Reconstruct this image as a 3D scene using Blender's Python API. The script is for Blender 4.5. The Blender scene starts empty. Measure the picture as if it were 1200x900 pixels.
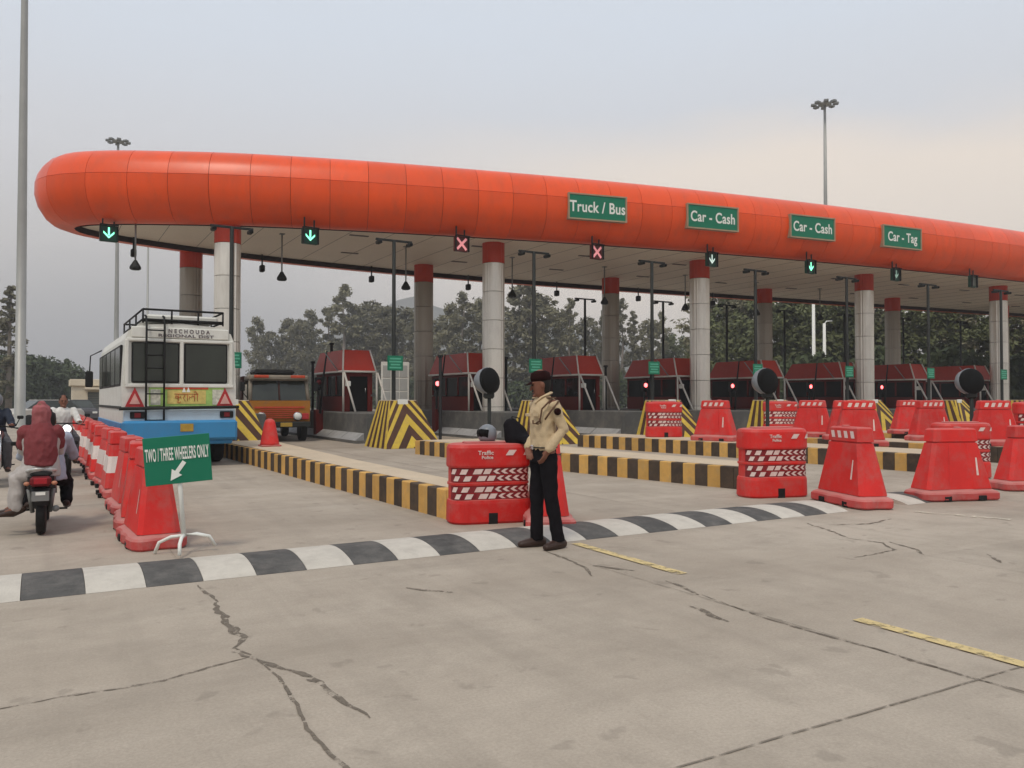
import bpy, math, random
from mathutils import Vector, Matrix
random.seed(7)
R = math.radians
SC = bpy.context.scene
COL = SC.collection

# ------------------------------------------------------------------ camera
cam_d = bpy.data.cameras.new("camera")
cam = bpy.data.objects.new("camera", cam_d)
COL.objects.link(cam)
cam.location = (0, 0, 1.5)
cam.rotation_euler = (R(91.1), 0, R(-30.33))
cam_d.sensor_width = 36
cam_d.lens = 28.2
cam_d.clip_start = 0.1
cam_d.clip_end = 5000
SC.camera = cam

# ------------------------------------------------------------------ sky
SUN_EL, SUN_ROT = R(58), R(225)
world = bpy.data.worlds.new("World")
SC.world = world
world.use_nodes = True
wn, wl = world.node_tree.nodes, world.node_tree.links
wn.clear()
def wnode(t, **kw):
    n = wn.new(t)
    for k, v in kw.items():
        setattr(n, k, v)
    return n
w_out = wnode('ShaderNodeOutputWorld')
w_bg = wnode('ShaderNodeBackground')
w_bg.inputs[1].default_value = 0.1
sky = wnode('ShaderNodeTexSky', sky_type='NISHITA', sun_disc=False, sun_elevation=SUN_EL, sun_rotation=SUN_ROT,
            air_density=1.2, dust_density=4.0, ozone_density=1.0)
tc = wnode('ShaderNodeTexCoord')
sep = wnode('ShaderNodeSeparateXYZ')
wl.new(tc.outputs['Generated'], sep.inputs[0])
def wmath(op, a, b=None, clamp=False):
    n = wnode('ShaderNodeMath', operation=op, use_clamp=clamp)
    for i, x in enumerate((a, b)):
        if x is None: continue
        if isinstance(x, (int, float)): n.inputs[i].default_value = x
        else: wl.new(x, n.inputs[i])
    return n.outputs[0]
mp = wnode('ShaderNodeMapping')
mp.inputs['Scale'].default_value = (1.0, 1.0, 3.2)
mp.inputs['Location'].default_value = (0.7, 0.2, 0.4)
wl.new(tc.outputs['Generated'], mp.inputs[0])
nz = wnode('ShaderNodeTexNoise')
nz.inputs['Scale'].default_value = 1.7
nz.inputs['Detail'].default_value = 5
nz.inputs['Roughness'].default_value = 0.5
wl.new(mp.outputs[0], nz.inputs['Vector'])
elev = wmath('ADD', sep.outputs['Z'], wmath('MULTIPLY', wmath('SUBTRACT', nz.outputs[0], 0.5), 0.16))
ramp = wnode('ShaderNodeValToRGB')
cr = ramp.color_ramp
cr.elements[0].position = 0.0;  cr.elements[0].color = (0.37, 0.36, 0.36, 1)
cr.elements[1].position = 1.0;  cr.elements[1].color = (0.60, 0.66, 0.74, 1)
for p, c in ((0.07, (0.445, 0.43, 0.425)), (0.16, (0.585, 0.56, 0.545)), (0.27, (0.64, 0.64, 0.66)), (0.42, (0.64, 0.69, 0.76))):
    e = cr.elements.new(p); e.color = (*c, 1)
wl.new(elev, ramp.inputs[0])
# a pale cream cloud bank standing over the east
side = wmath('ADD', wmath('MULTIPLY', sep.outputs['X'], 0.97), wmath('MULTIPLY', sep.outputs['Y'], 0.24))
fac1 = wnode('ShaderNodeMapRange', interpolation_type='SMOOTHSTEP')
fac1.inputs[1].default_value = 0.42; fac1.inputs[2].default_value = 0.86
wl.new(side, fac1.inputs[0])
fac2 = wnode('ShaderNodeMapRange', interpolation_type='SMOOTHSTEP')
fac2.inputs[1].default_value = 0.335; fac2.inputs[2].default_value = 0.25
wl.new(elev, fac2.inputs[0])
fac = wmath('MULTIPLY', fac1.outputs[0], fac2.outputs[0])
mixc = wnode('ShaderNodeMix', data_type='RGBA')
wl.new(fac, mixc.inputs[0])
wl.new(ramp.outputs[0], mixc.inputs[6])
mixc.inputs[7].default_value = (0.86, 0.755, 0.65, 1)
cl = wnode('ShaderNodeVectorMath', operation='SCALE')      # cloud radiance, brought to the sky's own scale
wl.new(mixc.outputs[2], cl.inputs[0]); cl.inputs['Scale'].default_value = 10.6
mixs = wnode('ShaderNodeMix', data_type='RGBA')
mixs.inputs[0].default_value = 0.93
wl.new(sky.outputs[0], mixs.inputs[6])
wl.new(cl.outputs[0], mixs.inputs[7])
wl.new(mixs.outputs[2], w_bg.inputs[0])
wl.new(w_bg.outputs[0], w_out.inputs[0])

# ------------------------------------------------------------------ sun (veiled by cloud)
sun_d = bpy.data.lights.new("sun", 'SUN')
sun_d.energy = 1.45
sun_d.angle = R(11)
sun_d.color = (1.0, 0.90, 0.76)
sun = bpy.data.objects.new("sun", sun_d)
COL.objects.link(sun)
sd = Vector((math.sin(SUN_ROT) * math.cos(SUN_EL), math.cos(SUN_ROT) * math.cos(SUN_EL), math.sin(SUN_EL)))
sun.rotation_euler = sd.to_track_quat('Z', 'Y').to_euler()

SC.view_settings.view_transform = 'Standard'
SC.view_settings.look = 'None'
SC.view_settings.exposure = 0.17
SC.view_settings.gamma = 1.0
SC.render.engine = 'CYCLES'
SC.cycles.max_bounces = 8
SC.cycles.transparent_max_bounces = 12

# ------------------------------------------------------------------ materials
def mat(name, col, rough=0.6, var=0.12, scale=3.0, metal=0.0, bump=0.0, bscale=40.0, dirt=None, dirt_amt=0.5,
        dscale=2.0, spec=0.22, emit=None, estr=0.0, rand=0.0, up_dust=None, coat=0.0, alpha=1.0, trans=0.0, stretch=(1, 1, 1)):
    m = bpy.data.materials.new(name)
    m.use_nodes = True
    n, l = m.node_tree.nodes, m.node_tree.links
    b = n['Principled BSDF']
    b.inputs['Roughness'].default_value = rough
    b.inputs['Metallic'].default_value = metal
    b.inputs['Specular IOR Level'].default_value = spec
    b.inputs['Coat Weight'].default_value = coat
    t = n.new('ShaderNodeTexCoord')
    mpn = n.new('ShaderNodeMapping'); mpn.inputs['Scale'].default_value = stretch
    if rand:       # copies of one piece do not share their stains
        oi0 = n.new('ShaderNodeObjectInfo'); of = n.new('ShaderNodeMath'); of.operation = 'MULTIPLY'; of.inputs[1].default_value = 37.0
        l.new(oi0.outputs['Random'], of.inputs[0])
        av = n.new('ShaderNodeVectorMath'); av.operation = 'ADD'; l.new(t.outputs['Object'], av.inputs[0]); l.new(of.outputs[0], av.inputs[1])
        l.new(av.outputs[0], mpn.inputs[0])
    else: l.new(t.outputs['Object'], mpn.inputs[0])
    no = n.new('ShaderNodeTexNoise'); no.inputs['Scale'].default_value = scale; no.inputs['Detail'].default_value = 6
    no.inputs['Roughness'].default_value = 0.6
    l.new(mpn.outputs[0], no.inputs['Vector'])
    mr = n.new('ShaderNodeMapRange')
    mr.inputs[1].default_value = 0.25; mr.inputs[2].default_value = 0.75
    mr.inputs[3].default_value = 1 - var; mr.inputs[4].default_value = 1 + var
    l.new(no.outputs[0], mr.inputs[0])
    val = mr.outputs[0]
    if rand:
        oi = n.new('ShaderNodeObjectInfo')
        rr = n.new('ShaderNodeMapRange'); rr.inputs[3].default_value = 1 - rand; rr.inputs[4].default_value = 1 + rand
        l.new(oi.outputs['Random'], rr.inputs[0])
        mm = n.new('ShaderNodeMath'); mm.operation = 'MULTIPLY'
        l.new(val, mm.inputs[0]); l.new(rr.outputs[0], mm.inputs[1]); val = mm.outputs[0]
    sc_ = n.new('ShaderNodeVectorMath'); sc_.operation = 'SCALE'
    sc_.inputs[0].default_value = col
    l.new(val, sc_.inputs['Scale'])
    out = sc_.outputs[0]
    if dirt:
        n2 = n.new('ShaderNodeTexNoise'); n2.inputs['Scale'].default_value = dscale; n2.inputs['Detail'].default_value = 8
        n2.inputs['Roughness'].default_value = 0.7
        l.new(mpn.outputs[0], n2.inputs['Vector'])
        r2 = n.new('ShaderNodeMapRange'); r2.inputs[1].default_value = 0.46; r2.inputs[2].default_value = 0.72
        r2.inputs[4].default_value = dirt_amt
        l.new(n2.outputs[0], r2.inputs[0])
        mx = n.new('ShaderNodeMix'); mx.data_type = 'RGBA'
        l.new(r2.outputs[0], mx.inputs[0]); l.new(out, mx.inputs[6]); mx.inputs[7].default_value = (*dirt, 1)
        out = mx.outputs[2]
    if up_dust:
        g = n.new('ShaderNodeNewGeometry'); sp = n.new('ShaderNodeSeparateXYZ'); l.new(g.outputs['Normal'], sp.inputs[0])
        r3 = n.new('ShaderNodeMapRange'); r3.inputs[1].default_value = 0.25; r3.inputs[2].default_value = 0.95; r3.inputs[4].default_value = up_dust[1]
        l.new(sp.outputs['Z'], r3.inputs[0])
        mx = n.new('ShaderNodeMix'); mx.data_type = 'RGBA'
        l.new(r3.outputs[0], mx.inputs[0]); l.new(out, mx.inputs[6]); mx.inputs[7].default_value = (*up_dust[0], 1)
        out = mx.outputs[2]
    l.new(out, b.inputs['Base Color'])
    if bump:
        nb = n.new('ShaderNodeTexNoise'); nb.inputs['Scale'].default_value = bscale; nb.inputs['Detail'].default_value = 4
        l.new(mpn.outputs[0], nb.inputs['Vector'])
        bp = n.new('ShaderNodeBump'); bp.inputs['Strength'].default_value = bump; bp.inputs['Distance'].default_value = 0.02
        l.new(nb.outputs[0], bp.inputs['Height']); l.new(bp.outputs[0], b.inputs['Normal'])
    if emit:
        b.inputs['Emission Color'].default_value = (*emit, 1)
        b.inputs['Emission Strength'].default_value = estr
    if trans:
        b.inputs['Transmission Weight'].default_value = trans
    return m

def concrete(name, col, dark, warm, seam=False):
    """worn brushed concrete: broad blotches, tyre streaks along the lanes, grains and oil spots"""
    m = bpy.data.materials.new(name); m.use_nodes = True
    n, l = m.node_tree.nodes, m.node_tree.links
    b = n['Principled BSDF']; b.inputs['Specular IOR Level'].default_value = 0.25
    g = n.new('ShaderNodeNewGeometry')
    def noise(scale, detail, rough, st=(1, 1, 1), lo=0.35, hi=0.65, a=0.0, z=1.0):
        mpn = n.new('ShaderNodeMapping'); mpn.inputs['Scale'].default_value = st; l.new(g.outputs['Position'], mpn.inputs[0])
        t = n.new('ShaderNodeTexNoise'); t.inputs['Scale'].default_value = scale; t.inputs['Detail'].default_value = detail
        t.inputs['Roughness'].default_value = rough; t.inputs['Distortion'].default_value = 0.3
        l.new(mpn.outputs[0], t.inputs['Vector'])
        r = n.new('ShaderNodeMapRange'); r.inputs[1].default_value = lo; r.inputs[2].default_value = hi
        r.inputs[3].default_value = a; r.inputs[4].default_value = z
        l.new(t.outputs[0], r.inputs[0]); return r.outputs[0]
    def mix(f, a, c):
        x = n.new('ShaderNodeMix'); x.data_type = 'RGBA'; l.new(f, x.inputs[0])
        if isinstance(a, tuple): x.inputs[6].default_value = (*a, 1)
        else: l.new(a, x.inputs[6])
        x.inputs[7].default_value = (*c, 1); return x.outputs[2]
    o = mix(noise(0.45, 6, 0.62, st=(0.7, 1.3, 1), lo=0.38, hi=0.64, z=1.0), col, warm)
    o = mix(noise(1.1, 9, 0.72, lo=0.48, hi=0.74, z=0.55), o, dark)
    o = mix(noise(0.8, 6, 0.65, st=(0.35, 2.2, 1), lo=0.52, hi=0.75, z=0.38), o, dark)
    o = mix(noise(0.9, 5, 0.6, st=(2.4, 0.16, 1), lo=0.5, hi=0.75, z=0.3), o, tuple(x * 0.72 for x in dark))
    o = mix(noise(3.3, 3, 0.55, lo=0.64, hi=0.69, z=0.30), o, tuple(x * 0.62 for x in dark))
    o = mix(noise(7, 5, 0.75, lo=0.66, hi=0.74, z=0.35), o, tuple(x * 0.55 for x in dark))
    o = mix(noise(2.6, 8, 0.75, lo=0.5, hi=0.72, z=0.28), o, tuple(x * 0.9 for x in dark))
    o = mix(noise(60, 3, 0.7, lo=0.3, hi=0.8, z=0.42), o, tuple(x * 0.7 for x in dark))
    # every slab was poured from its own batch: a slight tone of its own
    sp = n.new('ShaderNodeSeparateXYZ'); l.new(g.outputs['Position'], sp.inputs[0])
    def fl(src, off, size):
        a = n.new('ShaderNodeMath'); a.operation = 'SUBTRACT'; l.new(src, a.inputs[0]); a.inputs[1].default_value = off
        d = n.new('ShaderNodeMath'); d.operation = 'DIVIDE'; l.new(a.outputs[0], d.inputs[0]); d.inputs[1].default_value = size
        f = n.new('ShaderNodeMath'); f.operation = 'FLOOR'; l.new(d.outputs[0], f.inputs[0]); return f.outputs[0]
    cb = n.new('ShaderNodeCombineXYZ'); l.new(fl(sp.outputs['X'], 1.085, 3.12), cb.inputs[0]); l.new(fl(sp.outputs['Y'], 2.48, 2.2), cb.inputs[1])
    wn_ = n.new('ShaderNodeTexWhiteNoise'); wn_.noise_dimensions = '3D'; l.new(cb.outputs[0], wn_.inputs['Vector'])
    sr = n.new('ShaderNodeMapRange'); sr.inputs[3].default_value = 0.95; sr.inputs[4].default_value = 1.05; l.new(wn_.outputs['Value'], sr.inputs[0])
    sv = n.new('ShaderNodeVectorMath'); sv.operation = 'SCALE'; l.new(o, sv.inputs[0]); l.new(sr.outputs[0], sv.inputs['Scale']); o = sv.outputs[0]
    l.new(o, b.inputs['Base Color'])
    b.inputs['Roughness'].default_value = 0.82
    t1 = noise(45, 5, 0.7, lo=0.0, hi=1.0)
    bp = n.new('ShaderNodeBump'); bp.inputs['Strength'].default_value = 0.35; bp.inputs['Distance'].default_value = 0.01
    l.new(t1, bp.inputs['Height']); l.new(bp.outputs[0], b.inputs['Normal'])
    return m

def worn_paint(name, col, keep=0.62):
    """road paint worn through to holes (holes are left clear so the slab below shows)"""
    m = mat(name, col, 0.7, 0.15, 6)
    n, l = m.node_tree.nodes, m.node_tree.links
    b = n['Principled BSDF']
    g = n.new('ShaderNodeNewGeometry')
    t = n.new('ShaderNodeTexNoise'); t.inputs['Scale'].default_value = 9; t.inputs['Detail'].default_value = 8; t.inputs['Roughness'].default_value = 0.75
    l.new(g.outputs['Position'], t.inputs['Vector'])
    r = n.new('ShaderNodeMapRange'); r.inputs[1].default_value = keep - 0.09; r.inputs[2].default_value = keep + 0.03; r.inputs[3].default_value = 1; r.inputs[4].default_value = 0
    l.new(t.outputs[0], r.inputs[0]); l.new(r.outputs[0], b.inputs['Alpha'])
    return m

def leaf_mat(name, col, rand=0.25):
    m = bpy.data.materials.new(name); m.use_nodes = True
    n, l = m.node_tree.nodes, m.node_tree.links
    b = n['Principled BSDF']; b.inputs['Roughness'].default_value = 0.65; b.inputs['Specular IOR Level'].default_value = 0.2
    g = n.new('ShaderNodeNewGeometry')
    t = n.new('ShaderNodeTexNoise'); t.inputs['Scale'].default_value = 0.6; t.inputs['Detail'].default_value = 4
    l.new(g.outputs['Position'], t.inputs['Vector'])
    oi = n.new('ShaderNodeObjectInfo')
    ad = n.new('ShaderNodeMath'); ad.operation = 'ADD'; l.new(t.outputs[0], ad.inputs[0]); l.new(oi.outputs['Random'], ad.inputs[1])
    r = n.new('ShaderNodeMapRange'); r.inputs[1].default_value = 0.2; r.inputs[2].default_value = 1.6; r.inputs[3].default_value = 1 - rand; r.inputs[4].default_value = 1 + rand * 1.3
    l.new(ad.outputs[0], r.inputs[0])
    s = n.new('ShaderNodeVectorMath'); s.operation = 'SCALE'; s.inputs[0].default_value = col; l.new(r.outputs[0], s.inputs['Scale'])
    l.new(s.outputs[0], b.inputs['Base Color'])
    b.inputs['Subsurface Weight'].default_value = 0.0
    return m

M = {
 'slab': concrete('apron_concrete', (0.475, 0.41, 0.335), (0.27, 0.23, 0.185), (0.375, 0.318, 0.255)),
 'earth': mat('dusty_earth', (0.24, 0.205, 0.16), 0.95, 0.25, 0.15, dirt=(0.10, 0.11, 0.06), dirt_amt=0.6, dscale=0.05),
 'crack': worn_paint('tar_crack', (0.165, 0.138, 0.108), 0.55),
 'joint': worn_paint('joint_filler', (0.22, 0.188, 0.150), 0.57),
 'lane_yellow': worn_paint('lane_yellow', (0.60, 0.47, 0.23), 0.60),
 'lane_white': worn_paint('lane_white', (0.66, 0.60, 0.48), 0.52),
 'hump_white': mat('hump_white', (0.56, 0.52, 0.455), 0.75, 0.08, 6, bump=0.3, bscale=60, dirt=(0.36, 0.33, 0.29), dirt_amt=0.5, dscale=5, rand=0.05),
 'hump_black': mat('hump_black', (0.085, 0.082, 0.078), 0.8, 0.2, 6, bump=0.3, bscale=60, dirt=(0.24, 0.22, 0.20), dirt_amt=0.45, dscale=4, rand=0.15),
 'kerb_yellow': mat('kerb_yellow', (0.60, 0.35, 0.10), 0.75, 0.15, 5, bump=0.2, dirt=(0.40, 0.29, 0.15), dirt_amt=0.55, dscale=6, rand=0.14),
 'kerb_black': mat('kerb_black', (0.065, 0.048, 0.036), 0.75, 0.2, 5, bump=0.2, dirt=(0.17, 0.11, 0.06), dirt_amt=0.4, dscale=6, rand=0.2),
 'kerb_top': mat('kerb_top', (0.56, 0.455, 0.33), 0.85, 0.12, 1.5, bump=0.2, dirt=(0.33, 0.28, 0.22), dirt_amt=0.5, dscale=3),
 'orange': mat('orange_cladding', (0.80, 0.085, 0.012), 0.33, 0.07, 0.8, spec=0.34, rand=0.07, bump=0.25, bscale=1.1, dirt=(0.52, 0.085, 0.035), dirt_amt=0.45, dscale=2.2, stretch=(1.0, 1.0, 0.35)),
 'dark_frame': mat('dark_frame', (0.035, 0.02, 0.018), 0.7),
 'fascia_frame': mat('fascia_frame', (0.16, 0.022, 0.008), 0.7),
 'soffit': mat('soffit_sheet', (0.76, 0.68, 0.57), 0.6, 0.06, 0.3),
 'soffit_groove': mat('soffit_groove', (0.16, 0.14, 0.13), 0.7),
 'roof': mat('roof_sheet', (0.35, 0.33, 0.32), 0.6),
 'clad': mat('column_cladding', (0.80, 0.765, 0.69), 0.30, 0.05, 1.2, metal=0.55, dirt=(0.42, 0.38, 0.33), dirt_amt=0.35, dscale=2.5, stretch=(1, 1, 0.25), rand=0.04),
 'clad_shaded': mat('shaded_column_cladding', (0.33, 0.30, 0.255), 0.34, 0.06, 1.2, metal=0.5, dirt=(0.30, 0.27, 0.22), dirt_amt=0.5, dscale=2.5, stretch=(1, 1, 0.25), rand=0.05),  # darker copy of the column cladding: canopy shade put into the colour
 'col_red': mat('column_red', (0.50, 0.055, 0.03), 0.4, 0.08, 2),
 'steel_dark': mat('dark_steel', (0.020, 0.022, 0.020), 0.6, 0.15, 3),
 'steel_grey': mat('grey_steel', (0.22, 0.225, 0.22), 0.5, 0.1, 2, metal=0.2),
 'mast': mat('galvanised_mast', (0.36, 0.36, 0.34), 0.5, 0.1, 1, metal=0.3),
 'green_sign': mat('green_sign', (0.012, 0.17, 0.095), 0.45, 0.08, 2),
 'green_light': mat('light_green_plate', (0.10, 0.40, 0.27), 0.5, 0.1, 6),
 'sign_white': mat('sign_white', (0.78, 0.79, 0.74), 0.5, 0.05, 5),
 'sign_trim': mat('sign_trim', (0.36, 0.27, 0.18), 0.5),
 'led_board': mat('led_board', (0.010, 0.045, 0.03), 0.35),
 'led_green': mat('led_green', (0.2, 0.8, 0.5), 0.4, emit=(0.25, 1.0, 0.62), estr=1.5),
 'led_red': mat('led_red', (0.7, 0.3, 0.3), 0.4, emit=(1.0, 0.33, 0.36), estr=0.35),
 'led_board_red': mat('led_board_red', (0.10, 0.022, 0.02), 0.4),
 'led_pale': mat('led_pale', (0.6, 0.7, 0.65), 0.4, emit=(0.7, 0.9, 0.8), estr=0.55),
 'led_dim': mat('led_dim', (0.35, 0.5, 0.42), 0.4, emit=(0.5, 0.8, 0.65), estr=0.18),
 'led_off': mat('led_off', (0.22, 0.2, 0.18), 0.5),
 'red_lamp': mat('red_lamp', (0.8, 0.1, 0.1), 0.3, emit=(1.0, 0.12, 0.12), estr=5.0),
 'headlamp': mat('headlamp', (0.9, 0.9, 0.9), 0.2, emit=(1.0, 0.98, 0.92), estr=1.6),
 'plastic': mat('red_barrier_plastic', (0.62, 0.026, 0.022), 0.5, 0.14, 2.0, spec=0.25, rand=0.10, bump=0.08, bscale=18, dirt=(0.46, 0.115, 0.10), dirt_amt=0.75, dscale=3.4, up_dust=((0.52, 0.17, 0.15), 0.55)),
 'plastic_base': mat('dusty_barrier_plastic', (0.52, 0.075, 0.07), 0.6, 0.12, 3.0, rand=0.10, bump=0.15, bscale=18, dirt=(0.42, 0.20, 0.18), dirt_amt=0.8, dscale=5, up_dust=((0.50, 0.23, 0.205), 0.8)),
 'plastic_white': mat('white_barrier_plastic', (0.70, 0.62, 0.58), 0.5, 0.1, 2, rand=0.06, dirt=(0.55, 0.42, 0.36), dirt_amt=0.6, dscale=4),
 'decal': mat('reflective_sheet', (0.76, 0.62, 0.57), 0.4, 0.1, 8, dirt=(0.55, 0.30, 0.26), dirt_amt=0.7, dscale=8),
 'recess_shade': mat('maroon_recess_shade', (0.20, 0.018, 0.024), 0.5, 0.2, 8, dirt=(0.36, 0.06, 0.055), dirt_amt=0.5, dscale=7),  # shading of the barrier's recesses, put into a dark maroon
 'stain': worn_paint('pavement_stain', (0.375, 0.315, 0.245), 0.50),
 'black': mat('black_rubber', (0.012, 0.012, 0.012), 0.6, 0.2, 4),
 'black_gloss': mat('black_plastic', (0.008, 0.008, 0.008), 0.6, 0.2, 4, spec=0.06),
 'att_yellow': mat('attenuator_yellow', (0.60, 0.42, 0.055), 0.6, 0.12, 3, dirt=(0.36, 0.25, 0.09), dirt_amt=0.7, dscale=5, rand=0.08),
 'att_dark': mat('attenuator_maroon', (0.075, 0.035, 0.022), 0.65, 0.2, 3, rand=0.1),
 'att_core': mat('attenuator_core', (0.20, 0.13, 0.07), 0.8),
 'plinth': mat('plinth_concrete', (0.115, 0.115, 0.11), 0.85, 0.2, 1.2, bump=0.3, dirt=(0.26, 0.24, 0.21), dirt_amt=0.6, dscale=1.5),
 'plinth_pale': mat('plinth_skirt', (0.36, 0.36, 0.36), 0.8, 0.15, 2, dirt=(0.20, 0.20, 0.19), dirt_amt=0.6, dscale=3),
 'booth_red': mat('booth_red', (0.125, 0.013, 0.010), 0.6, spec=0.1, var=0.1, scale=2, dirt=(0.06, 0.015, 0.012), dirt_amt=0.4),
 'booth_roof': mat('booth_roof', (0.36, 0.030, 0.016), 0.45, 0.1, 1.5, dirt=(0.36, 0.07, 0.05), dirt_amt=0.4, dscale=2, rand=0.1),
 'booth_dark': mat('booth_interior', (0.008, 0.007, 0.007), 0.8, spec=0.05),
 'booth_glass': mat('booth_glass', (0.007, 0.007, 0.007), 0.25, spec=0.08),
 'white_metal': mat('white_painted_tube', (0.60, 0.57, 0.52), 0.45, 0.1, 4),
 'bus_white': mat('bus_white', (0.69, 0.69, 0.64), 0.4, 0.06, 1.5, dirt=(0.46, 0.42, 0.36), dirt_amt=0.45, dscale=2.5),
 'bus_blue': mat('bus_blue', (0.05, 0.25, 0.50), 0.42, 0.12, 1.5, dirt=(0.07, 0.17, 0.30), dirt_amt=0.5, dscale=3),
 'bus_skyblue': mat('bus_pale_blue', (0.48, 0.60, 0.68), 0.45, 0.05, 2, dirt=(0.38, 0.44, 0.48), dirt_amt=0.5),
 'bus_glass': mat('bus_glass', (0.030, 0.034, 0.026), 0.12, 0.35, 1.0, spec=0.5),
 'bus_green': mat('bus_art_green', (0.34, 0.52, 0.15), 0.6, 0.25, 8),
 'bus_art_yellow': mat('bus_art_yellow', (0.62, 0.50, 0.16), 0.6, 0.25, 8),
 'bus_art_pale': mat('bus_art_pale', (0.55, 0.55, 0.46), 0.6, 0.4, 14),
 'bus_letter': mat('bus_letter', (0.13, 0.11, 0.12), 0.6),
 'reflect_red': mat('reflector_red', (0.42, 0.035, 0.04), 0.4, 0.15, 8),
 'reflect_pink': mat('reflector_pink', (0.66, 0.36, 0.32), 0.4, 0.15, 8),
 'plate_yellow': mat('plate_yellow', (0.42, 0.27, 0.05), 0.6, 0.2, 10),
 'truck_orange': mat('truck_orange', (0.42, 0.17, 0.02), 0.55, 0.2, 3, dirt=(0.20, 0.10, 0.05), dirt_amt=0.8, dscale=3),
 'truck_band': mat('truck_red', (0.50, 0.07, 0.03), 0.5, 0.2, 5),
 'truck_cream': mat('truck_cream', (0.22, 0.19, 0.15), 0.5, 0.2, 5),
 'brown_tarp': mat('brown_tarp', (0.07, 0.03, 0.025), 0.85, 0.3, 4),
 'chrome': mat('chrome', (0.6, 0.6, 0.6), 0.25, metal=0.8),
 'cream_wall': mat('cream_wall', (0.68, 0.60, 0.46), 0.8, 0.06, 1, dirt=(0.5, 0.43, 0.33), dirt_amt=0.4),
 'grey_shutter': mat('grey_shutter', (0.20, 0.22, 0.21), 0.6),
 'bark': mat('tree_bark', (0.22, 0.19, 0.16), 0.9, 0.25, 2),
 'leaf_grey': leaf_mat('eucalyptus_leaf', (0.165, 0.155, 0.095)),
 'leaf_green': leaf_mat('broad_leaf', (0.105, 0.118, 0.050)),
 'leaf_dark': leaf_mat('shrub_leaf', (0.050, 0.066, 0.028)),
 'hill': mat('far_hill', (0.14, 0.14, 0.12), 0.95, 0.3, 0.01),
 'skin': mat('skin', (0.20, 0.085, 0.055), 0.55, 0.06, 6),
 'khaki': mat('khaki_cloth', (0.54, 0.42, 0.265), 0.95, 0.10, 14, bump=0.6, bscale=16, dirt=(0.42, 0.33, 0.21), dirt_amt=0.35, dscale=9),
 'trouser': mat('black_cloth', (0.011, 0.010, 0.012), 0.95, 0.2, 10, spec=0.05, bump=0.5, bscale=14),
 'shoe': mat('brown_leather', (0.045, 0.026, 0.02), 0.4),
 'cap': mat('maroon_black_cap', (0.022, 0.008, 0.008), 0.95, spec=0.05, var=0.2, scale=8),
 'cord': mat('brown_cord', (0.12, 0.065, 0.04), 0.8),
 'hair': mat('black_hair', (0.012, 0.01, 0.009), 0.6),
 'eye': mat('eye', (0.02, 0.015, 0.012), 0.2),
 'lip': mat('lip', (0.17, 0.06, 0.045), 0.5),
 'maroon': mat('maroon_scarf', (0.20, 0.046, 0.050), 0.9, 0.2, 5, bump=0.7, bscale=14, dirt=(0.15, 0.03, 0.035), dirt_amt=0.5, dscale=5),
 'maroon_pale': mat('dusty_rose_scarf', (0.30, 0.095, 0.10), 0.9, 0.2, 6, bump=0.6, bscale=14),
 'pale_kurta': mat('pale_cloth', (0.42, 0.39, 0.37), 0.9, 0.12, 4, bump=0.6, bscale=12),
 'pale_blue': mat('pale_blue_shirt', (0.38, 0.42, 0.50), 0.9, 0.1, 5, bump=0.5, bscale=12),
 'white_shirt': mat('white_shirt', (0.66, 0.65, 0.62), 0.9, 0.1, 5, bump=0.5, bscale=12),
 'navy': mat('navy_jacket', (0.025, 0.032, 0.05), 0.8, 0.15, 5),
 'grey_cloth': mat('grey_cloth', (0.10, 0.10, 0.11), 0.9),
 'silver': mat('silver_rail', (0.60, 0.60, 0.58), 0.35, metal=0.5),
 'bike_dark': mat('bike_plastic', (0.020, 0.019, 0.020), 0.4, 0.2, 4),
 'bike_red': mat('bike_red', (0.16, 0.012, 0.016), 0.35),
 'tail_red': mat('tail_lens', (0.36, 0.02, 0.03), 0.25),
 'lens_orange': mat('indicator_lens', (0.45, 0.20, 0.12), 0.3),
 'helmet_grey': mat('helmet_grey', (0.20, 0.215, 0.235), 0.3, 0.1, 3),
 'car_silver': mat('car_silver', (0.42, 0.42, 0.42), 0.35, metal=0.2),
 'car_white': mat('car_dusty_white', (0.50, 0.48, 0.45), 0.4),
 'window_pane': mat('pale_pane', (0.44, 0.46, 0.45), 0.3, 0.08, 2),
}

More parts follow.
